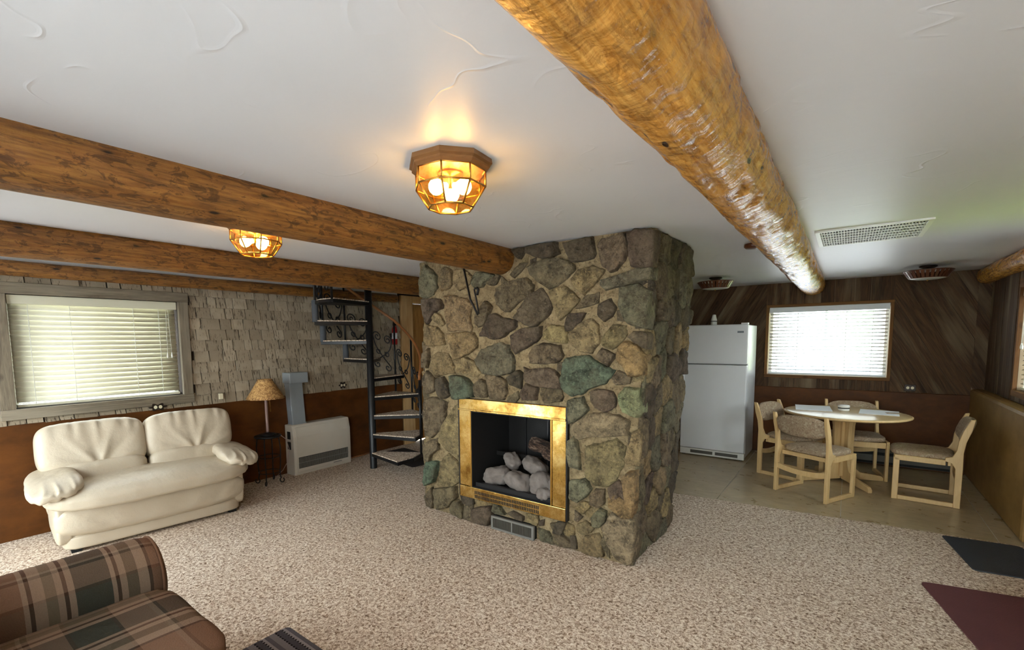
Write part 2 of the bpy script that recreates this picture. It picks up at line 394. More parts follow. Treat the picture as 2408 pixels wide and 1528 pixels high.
        m.nt.links.new(t.outputs[0], mx.inputs[1]); m.nt.links.new(g.outputs[0], mx.inputs[2]); m.nt.links.new(mx.outputs[0], m.out.inputs[0]); R[key] = m.m
    m = Mat('opal_glass', .2); tr = m.n('BsdfTranslucent'); tr.inputs[0].default_value = (.9, .92, .88, 1); mx = m.n('MixShader'); mx.inputs[0].default_value = .3; m.color(S(226, 230, 220))
    m.nt.links.new(m.b.outputs[0], mx.inputs[1]); m.nt.links.new(tr.outputs[0], mx.inputs[2]); m.nt.links.new(mx.outputs[0], m.out.inputs[0]); R['opal'] = m.m
    m = Mat('lit_bulb'); m.color(m.mix(m.noise(m.coord(), 4), (1, .9, .7), (1, .95, .8))); m.b.inputs['Emission Color'].default_value = (1.0, .74, .42, 1); m.b.inputs['Emission Strength'].default_value = BULB; R['bulb'] = m.m
    m = Mat('bronze_wood_plate', .4, .3); n1 = m.noise(m.coord((4, 4, 20)), 4, 4); m.color(m.mix(n1, S(112, 74, 40), S(158, 112, 66))); R['bronze'] = m.m
    m = Mat('lantern_brass', .3, .9); m.color(m.mix(m.noise(m.coord(), 9), S(150, 104, 42), S(206, 160, 78))); R['lamp_brass'] = m.m
    m = Mat('slat_brown', .35, .1); m.color(m.mix(m.noise(m.coord((20, 20, 3), rand=True), 3), S(58, 28, 16), S(116, 66, 38))); R['slat_brown'] = m.m
    m = Mat('cowhide_shade', .8); v = m.coord(); p_ = m.ramp(m.noise(m.coord((1, 1, 1)), 46, 3, .5, 1.0), [(.44, 0), (.56, 1)]); m.color(m.mix(p_, S(150, 108, 62), S(196, 154, 96))); R['shade'] = m.m
    R['lamp_pole'] = plain('dusty_pink_metal', S(168, 142, 136), .4, .2)
    m = Mat('charred_log', .9); g = m.noise(m.coord((5, 22, 22)), 2.5, 6, .7, .5); m.color(m.ramp(g, [(.38, S(20, 15, 12)), (.5, S(84, 60, 46)), (.62, S(150, 124, 104))])).bump(g, 1., .03); R['bark'] = m.m
    R['rock'] = plain('pale_river_rock', S(118, 110, 104), .88, var=.5, scale=14, bump=.9, bscale=40)
    R['outlet_plate'] = plain('dark_bronze_plate', S(46, 34, 26), .45, .4)
    R['ivory'] = plain('ivory_plastic', S(224, 214, 184), .45, var=.04)
    R['badge'] = plain('grey_badge', S(112, 118, 126), .3, .6)
    R['grille'] = plain('white_grille', S(232, 232, 228), .4, var=.03)
    R['grey_frame'] = plain('grey_vent_frame', S(116, 114, 108), .5)
    return R
G = make_materials()
# ------------------------------------------------------------------ setting
def wall_with_holes(name, axis, pos, thick, u0, u1, z0, z1, holes, mat):
    # axis 'x': wall plane at x=pos, u = y ; axis 'y': plane at y=pos, u = x ; thick is signed, away from the room
    mb = MB(); us = sorted({u0, u1, *[h[0] for h in holes], *[h[1] for h in holes]}); zs = sorted({z0, z1, *[h[2] for h in holes], *[h[3] for h in holes]})
    a, b = sorted((pos, pos + thick))
    for i in range(len(us) - 1):
        for j in range(len(zs) - 1):
            cu, cz = (us[i] + us[i + 1]) / 2, (zs[j] + zs[j + 1]) / 2
            if any(h[0] < cu < h[1] and h[2] < cz < h[3] for h in holes): continue
            if axis == 'x': mb.box(a, b, us[i], us[i + 1], zs[j], zs[j + 1])
            else: mb.box(us[i], us[i + 1], a, b, zs[j], zs[j + 1])
    return struct(mb.build(name, mat, fix=False))

struct(bx('ground', G['gravel'], None, -40, 40, -40, 50, -.9, -.6))
struct(bx('lawn', G['grass'], None, 1.9, 40, 3.0, 50, -.62, -.56))
struct(bx('slat_shade_slab', G['shade_slab'], None, -3.2, 1.85, YB + .2, YB + 3.4, -.6, -.45))  # unseen dark slab, added to cut bounced light under the blind slats
floor = struct(bx('floor', G['wall'], None, XL - .2, XR + .2, YF - .2, YB + .2, -.2, -.012))
# carpet: laid over the floor up to a slanting edge at the kitchen
edge = lambda x: 4.86 + .105 * max(-1.3, min(1.2, x))
cpoly = [(XL, YF), (XR, YF), (XR, edge(XR)), (-1.3, edge(-1.3)), (XL, edge(-1.3))]
carpet = struct(MB().prism(cpoly, 'z', -.012, 0.002).build('floor_carpet', G['carpet']))
# vinyl sheets, each laid strip a part of the floor
xs = [XL, -3.78, -2.83, -1.886, -.938, .011, .96, XR]
for i in range(len(xs) - 1):
    g = .0022
    P = [(xs[i] + g, edge(xs[i]) + .002), (xs[i + 1] - g, edge(xs[i + 1]) + .002), (xs[i + 1] - g, YB), (xs[i] + g, YB)]
    MB().prism(P, 'z', -.012, -.001).build('vinyl_strip', G['vinyl'], floor)
bx('strip_joint', G['paper'], floor, XL, XR, 4.95, YB, -.0118, -.0045)

# ceiling with the stair opening
SX0, SX1, SY0, SY1 = -5.2, -3.99, 2.95, 4.35
mb = MB()
for (a, b, c, d) in ((XL - .2, XR + .2, YF - .2, SY0), (XL - .2, XR + .2, SY1, YB + .2), (XL - .2, SX0, SY0, SY1), (SX1, XR + .2, SY0, SY1)):
    mb.box(a, b, c, d, ZC, ZC + .3)
ceiling = struct(mb.build('ceiling', G['ceiling'], fix=False))
mb = MB(); h = ZC + .3; t = ZC + 2.4
mb.box(SX0 - .1, SX0, SY0 - .1, SY1 + .1, h, t).box(SX1, SX1 + .1, SY0 - .1, SY1 + .1, h, t).box(SX0, SX1, SY0 - .1, SY0, h, t).box(SX0, SX1, SY1, SY1 + .1, h, t).box(SX0 - .1, SX1 + .1, SY0 - .1, SY1 + .1, t, t + .1)
struct(mb.build('wall_stairwell', G['ceiling'], fix=False))
OV = .6  # overhang sized to block direct sun
struct(MB().box(XL - OV, XR + OV, YF - .3, YB + OV, t + .1, t + .25).build('roof', G['roof'], fix=False))
mb = MB()
for (a, b, c, d) in ((XL - OV, XR + OV, YF - .3, YF - .18), (XL - OV, XR + OV, YB + .18, YB + OV), (XL - OV, XL - .18, YF - .18, YB + .18), (XR + .18, XR + OV, YF - .18, YB + .18)): mb.box(a, b, c, d, ZC + .08, ZC + .3)
struct(mb.build('sun_block_eaves', G['roof'], fix=False))  # unseen, added to keep direct sun out of the windows
mb = MB()
for (a, b, c, d) in ((XL - .2, XR + .2, YF - .2, YF), (XL - .2, XR + .2, YB, YB + .2), (XL - .2, XL, YF, YB), (XR, XR + .2, YF, YB)): mb.box(a, b, c, d, h, t + .1)
struct(mb.build('wall_upper_storey', G['roof'], fix=False))

W1 = (.625, 1.80, 1.04, 1.945)      # left window  (y0, y1, z0, z1)
W2 = (-.85, .372, 1.045, 1.925)     # back window  (x0, x1, z0, z1)
W3 = (5.22, 6.10, 1.05, 1.95)       # right window (y0, y1, z0, z1)
D1 = (4.88, 5.72, 0, 2.10)          # plank door in the left wall
D2 = (3.62, 4.48, 0, 2.05)          # door in the right wall, behind the picture's edge
GD = (-4.95, -3.2, .05, 2.02)      # glass door behind the camera
W4 = (-1.7, .9, .15, 2.1)         # window behind the camera
wall_left = wall_with_holes('wall_left', 'x', XL, -.18, YF, YB, 0, ZC, [W1, D1], G['sheathing'])
wall_back = wall_with_holes('wall_back', 'y', YB, .18, XL, XR, 0, ZC, [W2], G['wall'])
wall_right = wall_with_holes('wall_right', 'x', XR, .18, YF, YB, 0, ZC, [W3, D2], G['wall'])
wall_front = wall_with_holes('wall_front', 'y', YF, -.18, XL, XR, 0, ZC, [GD, W4], G['wall'])

# wainscots
def wains(name, mat, x0, x1, y0, y1, z1, bev):
    return struct(bx(name, mat, None, x0, x1, y0, y1, 0, z1, bevel=bev))
wains('trim_1', G['wainscot'], XL, -5.185, YF, 4.64, .918, .006)
wains('trim_2', G['wainscot'], -5.2, 1.08, 7.17, YB, .885, .006)
wains('trim_3', G['wainscot_lit'], 1.075, XR, 5.03, YB, .955, .03)

struct(bx('trim_4', G['ceiling'], None, XL, XL + .03, YF, 4.6, 2.185, ZC))
# shingled left wall: rows of split shingles, bottom edge proud
def shingle_mesh(w, h, t):
    j = [RND.uniform(-.003, .003) for _ in range(4)]
    mb = MB()
    x = XL
    mb.add([(x, 0, 0 + j[0]), (x + t, 0, 0 + j[0]), (x + t, w, 0 + j[1]), (x, w, 0 + j[1]), (x, 0, h), (x + .006, 0, h), (x + .006, w, h), (x, w, h)],
           [(3, 2, 1, 0), (4, 5, 6, 7), (0, 1, 5, 4), (1, 2, 6, 5), (2, 3, 7, 6), (3, 0, 4, 7)])
    return mb
rows = 11; z00 = .915; rh = (2.12 - z00) / rows; n_sh = 0
extra = MB()
for r in range(rows):
    z = z00 + r * rh; y = YF - RND.uniform(0, .08)
    while y < 4.62:
        w = RND.choice((.07, .09, .11, .12, .13, .15, .17)) * RND.uniform(.92, 1.08)
        a, b = y, min(y + w, 4.64); y += w + RND.uniform(.005, .012)
        zt = z + rh * 1.18
        # keep clear of the window casing
        if b > .53 and a < 1.895 and zt > .96 and z < 2.03:
            if z + rh * .5 < .97 or z > 2.0: pass
            elif a < .53: b = .53
            elif b > 1.895: a = 1.895
            else: continue
        if b - a < .025: continue
        if z < .93 and a > .53 and b < 1.9: zt = .962
        if z > 2.0 and a > .53 and b < 1.9: z_ = 2.032; zt = 2.12
        else: z_ = z
        t = RND.uniform(.024, .042); mbs = shingle_mesh(b - a, min(zt, 2.14) - z_, t)
        if b < .42 or n_sh >= 298:
            extra.add([(p[0], p[1] + a, p[2] + z_) for p in mbs.v], mbs.f)
        else:
            o = mbs.build('shingle', G['shingle'], wall_left, fix=False); o.location = (0, a, z_); n_sh += 1
ex = extra.build('shingle_rows', G['shingle'], wall_left, fix=False); ex['kind'] = 'stuff'

# casing round the left window: wide weathered boards
w1 = thing('window_1', 'wide left window with weathered board casing and cream blind', 'window'); del w1['category']; del w1['label']; struct(w1)
cas = G['greyboard']; x1 = -5.175
for (a, b, c, d) in ((.535, 1.89, 1.945, 2.035), (.535, 1.89, .957, 1.04), (.535, .625, 1.04, 1.945), (1.80, 1.885, 1.04, 1.945)):
    (hboard if b - a > d - c else bx)('casing_board', cas, w1, XL, x1, a, b, c, d, .004)
def win_glass(parent, axis, pos, hole, out, mat_frame, mull=1):
    u0, u1, z0, z1 = hole; fw = .035
    def B(name, m, a, b, c, d, p0, p1):
        p0, p1 = sorted((p0, p1))
        return bx(name, m, parent, p0, p1, a, b, c, d) if axis == 'x' else bx(name, m, parent, a, b, p0, p1, c, d)
    p = pos + out * .10; q = pos + out * .145
    for (a, b, c, d) in ((u0, u1, z0, z0 + fw), (u0, u1, z1 - fw, z1), (u0, u0 + fw, z0 + fw, z1 - fw), (u1 - fw, u1, z0 + fw, z1 - fw)): B('window_frame', mat_frame, a, b, c, d, p, q)
    us = [u0 + fw + (u1 - u0 - 2 * fw) * k / (mull + 1) for k in range(mull + 2)]
    for k in range(mull + 1):
        B('pane', G['glass'], us[k] + (.012 if k else 0), us[k + 1] - (.012 if k < mull else 0), z0 + fw, z1 - fw, pos + out * .122, pos + out * .127)
    for k in range(1, mull + 1): B('mullion', mat_frame, us[k] - .012, us[k] + .012, z0 + fw, z1 - fw, p, q)
win_glass(w1, 'x', XL, W1, -1, G['white_plastic'])
w2 = struct(thing('window_2', '', '')); del w2['label']; del w2['category']
win_glass(w2, 'y', YB, W2, 1, G['white_plastic'])
for (a, b, c, d) in ((-.882, .404, 1.925, 1.958), (-.882, .404, 1.008, 1.045), (-.882, -.85, 1.045, 1.925), (.372, .404, 1.045, 1.925)):
    (hboard if b - a > d - c else bx)('casing_board', G['window_trim'], w2, a, b, YB - .035, YB, c, d, .003)
w3 = struct(thing('window_3', '', '')); del w3['label']; del w3['category']
win_glass(w3, 'x', XR, W3, 1, G['white_plastic'])
for (a, b, c, d) in ((5.12, 6.135, 1.95, 2.03), (5.12, 6.135, 1.0, 1.05), (6.10, 6.135, 1.05, 1.95), (5.12, 5.22, 1.05, 1.95)):
    (hboard if b - a > d - c else bx)('casing_board', G['window_trim'], w3, XR - .03, XR, a, b, c, d, .003)
w4 = struct(thing('window_4', '', '')); del w4['label']; del w4['category']
win_glass(w4, 'y', YF, W4, -1, G['white_plastic'], 2)
d3 = struct(thing('door_3', '', '')); del d3['label']; del d3['category']
win_glass(d3, 'y', YF, GD, -1, G['white_plastic'])
d2 = struct(thing('door_2', '', '')); del d2['label']; del d2['category']
bx('door_leaf', G['door_wood'], d2, XR + .08, XR + .12, D2[0], D2[1], 0, 1.08); bx('door_rail', G['door_wood'], d2, XR + .08, XR + .12, D2[0], D2[1], 1.92, 2.05)
bx('door_stile', G['door_wood'], d2, XR + .08, XR + .12, D2[0], D2[0] + .11, 1.08, 1.92); bx('door_stile', G['door_wood'], d2, XR + .08, XR + .12, D2[1] - .11, D2[1], 1.08, 1.92)
bx('pane', G['glass'], d2, XR + .095, XR + .10, D2[0] + .11, D2[1] - .11, 1.08, 1.92)
for (a, b, c, d) in ((3.52, 3.62, 0, 2.15), (4.48, 4.58, 0, 2.15), (3.62, 4.48, 2.05, 2.15)): bx('door_casing', G['pine_trim'], d2, XR - .025, XR, a, b, c, d, .004)
# plank door in the left wall, pine casing
d1 = struct(thing('door_1', '', '')); del d1['label']; del d1['category']
for k in range(6):
    a = D1[0] + k * .14; bx('door_plank', G['door_wood'], d1, XL - .07, XL - .03, a + .001, min(a + .139, D1[1]), .01, 2.09, .004)
for (a, b, c, d) in ((4.66, 4.88, 0, 2.20), (5.72, 5.86, 0, 2.20), (4.88, 5.72, 2.10, 2.20)): bx('door_casing', G['pine_trim'], d1, XL - .06, XL + .05, a, b, c, d, .006)
for z in (1.93, .3): bx('hinge', G['black_metal'], d1, XL - .03, XL - .018, 4.885, 4.91, z - .05, z + .05)

# diagonal and upright planks on the back wall, upright boards on the right wall
def planks(parent, axis, pos, sgn, x0, x1, z0, z1, ang, widths, mat, t0=.012):
    # boards at ang degrees from the horizontal; each board clipped to the panel it fills
    a = rad(ang); d = (cos(a), sin(a)); nrm = (-sin(a), cos(a)); cs = [(x0, z0), (x1, z0), (x1, z1), (x0, z1)]
    lo = min(c[0] * nrm[0] + c[1] * nrm[1] for c in cs); hi = max(c[0] * nrm[0] + c[1] * nrm[1] for c in cs); s_ = lo - RND.uniform(0, .08)
    while s_ < hi:
        w = RND.choice(widths) * RND.uniform(.9, 1.1); q0, q1 = s_ + .0015, s_ + w - .0015; s_ += w; L = 9
        P = [(nrm[0] * q0 - d[0] * L, nrm[1] * q0 - d[1] * L), (nrm[0] * q0 + d[0] * L, nrm[1] * q0 + d[1] * L), (nrm[0] * q1 + d[0] * L, nrm[1] * q1 + d[1] * L), (nrm[0] * q1 - d[0] * L, nrm[1] * q1 - d[1] * L)]
        P = clip_rect(P, x0, x1, z0, z1)
        if len(P) < 3 or area(P) < .0008: continue
        t = t0 + RND.uniform(0, .009); cx = sum(p[0] for p in P) / len(P); cz = sum(p[1] for p in P) / len(P)
        # local frame of the plank: z runs along the board so the grain follows it
        rot = -(pi / 2 - a) if axis == 'y' else 0
        loc = []
        for p in P:
            u, v = p[0] - cx, p[1] - cz
            loc.append((u * sin(a) - v * cos(a), u * cos(a) + v * sin(a)))
        mb = MB()
        if axis == 'y':
            mb.prism(loc, 'y', 0, sgn * t); o = mb.build('plank', mat, parent); o.location = (cx, pos, cz); o.rotation_euler = (0, pi / 2 - a, 0)
        else:
            mb.prism(loc, 'x', 0, sgn * t); o = mb.build('plank', mat, parent); o.location = (pos, cx, cz); o.rotation_euler = (-(pi / 2 - a), 0, 0)
PL = G['plank']
planks(wall_back, 'y', YB, -1, XL, -.885, .885, ZC, 60, (.17, .2, .23), PL)
planks(wall_back, 'y', YB, -1, .407, 1.08, .885, ZC, 180 - 62, (.17, .2, .23), PL)
planks(wall_back, 'y', YB, -1, 1.08, XR, .955, ZC, 180 - 62, (.2,), PL)
planks(wall_back, 'y', YB, -1, -.885, .407, 1.958, ZC, 90, (.09, .14, .19, .21), PL)
planks(wall_back, 'y', YB, -1, -.885, .407, .885, 1.008, 90, (.03, .05, .08, .14, .19), PL)
planks(wall_right, 'x', XR, -1, 6.137, YB - .03, .955, ZC, 90, (.14, .17, .2), PL)
planks(wall_right, 'x', XR, -1, 5.122, 6.133, 2.032, ZC, 90, (.14, .17, .2), PL)
planks(wall_right, 'x', XR, -1, 5.03, 6.137, .955, .999, 90, (.14, .17, .2), PL)
planks(wall_right, 'x', XR, -1, 4.6, 5.12, .955, ZC, 90, (.14, .17, .2), PL)

# ------------------------------------------------------------------ log beams
def log(name, x, z, r, y0, y1, mat, label, amp=.008, seed=0, dents=0, n=36):
    mb = MB(); L = y1 - y0; m = int(L / (.03 if dents else .045)); vs = []; fs = []; sd = Vector((seed * 11.3, seed * 5.1, 0))
    for i in range(m + 1):
        y = L * i / m
        for k in range(n):
            q = 2 * pi * k / n; c, s_ = cos(q), sin(q)
            nz = noise.noise(Vector((c * 1.2, y * 1.1, s_ * 1.2)) + sd) * 1.1 + .5 * noise.noise(Vector((c * 2.6, y * 3.4, s_ * 2.6)) + sd)
            if dents:
                # hewn hollows across the log
                d = noise.noise(Vector((c * 3.2, y * 9, s_ * 3.2)) + sd * 2); nz -= dents * max(0, d) * 1.6
                nz += .8 * noise.noise(Vector((c * .9, y * 2.0, s_ * .9)) + sd * 3)
            rr = r + amp * nz; vs.append((c * rr, y, s_ * rr))
    for i in range(m):
        for k in range(n): fs.append((i * n + k, i * n + (k + 1) % n, (i + 1) * n + (k + 1) % n, (i + 1) * n + k))
    fs.append(tuple(range(n))); fs.append(tuple(m * n + k for k in range(n))[::-1])
    o = mb.add(vs, fs).build(name, mat, smooth=True); o.location = (x, y0, z)
    return tag(o, label, 'beam')
log('log_beam', -2.172, 2.172, .121, YF, 3.06, G['log'], 'peeled brown log beam running into the stone fireplace under the ceiling', .006, 1)
log('log_beam', -3.852, 2.172, .119, YF, 7.2, G['log'], 'dark brown log beam passing in front of the spiral stair top', .006, 2)
log('log_beam', -5.165, 2.14, .058, YF, 4.55, G['log'], 'thin log running along the top of the shingled wall', .005, 3)
log('log_beam', -.385, 2.186, .131, YF, 7.19, G['bigbeam'], 'thick golden hewn log beam crossing overhead to the kitchen window', .0078, 4, 1.5, 48)
log('log_beam', 1.135, 2.165, .085, YF, 7.19, G['bigbeam'], 'short visible log at the top of the right wall corner', .006, 5)
# ------------------------------------------------------------------ stone fireplace
FY = 2.998                                   # mortar face
xr = lambda z: -1.125 + .115 * z / ZC        # right edge leans out towards the ceiling
xl = lambda z: -3.05 + .02 * z / ZC
BYK = 3.95
fp = thing('stone_fireplace', 'floor to ceiling field stone fireplace with brass framed firebox', 'fireplace', (0, 0, 0))
FX0, FX1, FZ0, FZ1 = -2.48, -1.70, .30, .965     # firebox opening
mb = MB()
def blk(a0, a1, z0, z1, y0, y1):
    f0 = a0 if callable(a0) else (lambda z: a0); f1 = a1 if callable(a1) else (lambda z: a1)
    mb.hexa([(f0(z0), y0, z0), (f1(z0), y0, z0), (f1(z0), y1, z0), (f0(z0), y1, z0)], [(f0(z1), y0, z1), (f1(z1), y0, z1), (f1(z1), y1, z1), (f0(z1), y1, z1)])
blk(xl, FX0, 0, ZC, FY, 3.55); blk(FX1, xr, 0, ZC, FY, 3.55); blk(FX0, FX1, FZ1, ZC, FY, 3.55); blk(FX0, FX1, 0, FZ0, FY, 3.55); blk(xl, xr, 0, ZC, 3.55, BYK)
mb.build('mortar_core', G['mortar'], fp)
COLS = {'e': S(120, 117, 96), 'g': S(120, 108, 86), 'd': S(92, 82, 68), 'p': S(106, 92, 78), 't': S(150, 133, 98), 'G': S(100, 114, 96), 'l': S(138, 146, 114), 'o': S(162, 134, 94), 'm': S(154, 138, 110)}
def stone(poly, axis, pos, sgn, hgt, colr, seed, grow=.008):
    # polygon (u,z) on a face -> rough boulder front: buried rim, rounded edge, domed uneven face
    cu = sum(p[0] for p in poly) / len(poly); cz = sum(p[1] for p in poly) / len(poly)
    P = []
    for i in range(len(poly)):
        a, b = poly[i], poly[(i + 1) % len(poly)]; L = math.hypot(b[0] - a[0], b[1] - a[1]); k = max(1, int(round(L / .021)))
        for j in range(k): P.append((a[0] + (b[0] - a[0]) * j / k - cu, a[1] + (b[1] - a[1]) * j / k - cz))
    n = len(P)
    # soften the traced corners a little, then roughen the outline
    P = [(u * (1 + grow / max(.03, math.hypot(u, z))), z * (1 + grow / max(.03, math.hypot(u, z)))) for u, z in P]
    sd = Vector((seed * 7.7, seed * 3.3, 1.3)); vs = []
    tilt = (noise.noise(sd) * .22, noise.noise(sd + Vector((9, 0, 0))) * .22)
    prof = ((1.03, -.07), (1.0, .0), (.985, .55), (.955, .86), (.88, 1.0), (.74, 1.02), (.56, 1.03), (.38, 1.04), (.18, 1.04))
    for sc_, h_ in prof:
        for (u, z) in P:
            nz = noise.noise(Vector((u * 22, z * 22, h_ * .3)) + sd)
            nj = noise.noise(Vector((u * 46, z * 46, 3.)) + sd); s2 = sc_ * (1 + (.08 * nz + .05 * nj) * (1 if h_ < .9 else .3)); uu, zz = u * s2, z * s2
            q = Vector((uu, zz, 0)); fac_ = noise.cell(q * 9 + sd); n2 = noise.noise(q * 7 + sd); n3 = noise.noise(q * 19 + sd * 2); n5 = noise.noise(q * 41 + sd)
            chip = max(0., n3 - .12) * .028
            hh = -.06 if h_ < 0 else h_ * (hgt * (1 + .45 * n2) + uu * tilt[0] + zz * tilt[1] + .007 * n3 + .004 * n5 + .004 * (fac_ - .5) - chip)
            vs.append((uu, zz, hh))
    m = len(prof); vs.append((0, 0, hgt * 1.1 * (1 + .3 * noise.noise(sd)))); fs = []
    for i in range(m - 1):
        for k in range(n): fs.append((i * n + k, i * n + (k + 1) % n, (i + 1) * n + (k + 1) % n, (i + 1) * n + k))
    for k in range(n): fs.append(((m - 1) * n + k, (m - 1) * n + (k + 1) % n, m * n))
    if axis == 'y': V = [(a, sgn * c, b) for a, b, c in vs]; loc = (cu, pos, cz)
    else: V = [(sgn * c, a, b) for a, b, c in vs]; loc = (pos(cz), cu, cz)
    V = [(a, b, max(-cz + .004, min(ZC - cz + .01, c))) for a, b, c in V]
    mb2 = MB().add(V, fs); j = RND.uniform(.88, 1.12)
    o = mb2.build('stone', G['stone'], fp, smooth=True, color=tuple(x * j * RND.uniform(.96, 1.04) for x in colr)); o.location = loc
    if axis == 'x': o.rotation_euler = (0, math.atan(.115 / ZC) if sgn > 0 else 0, 0)
    return o
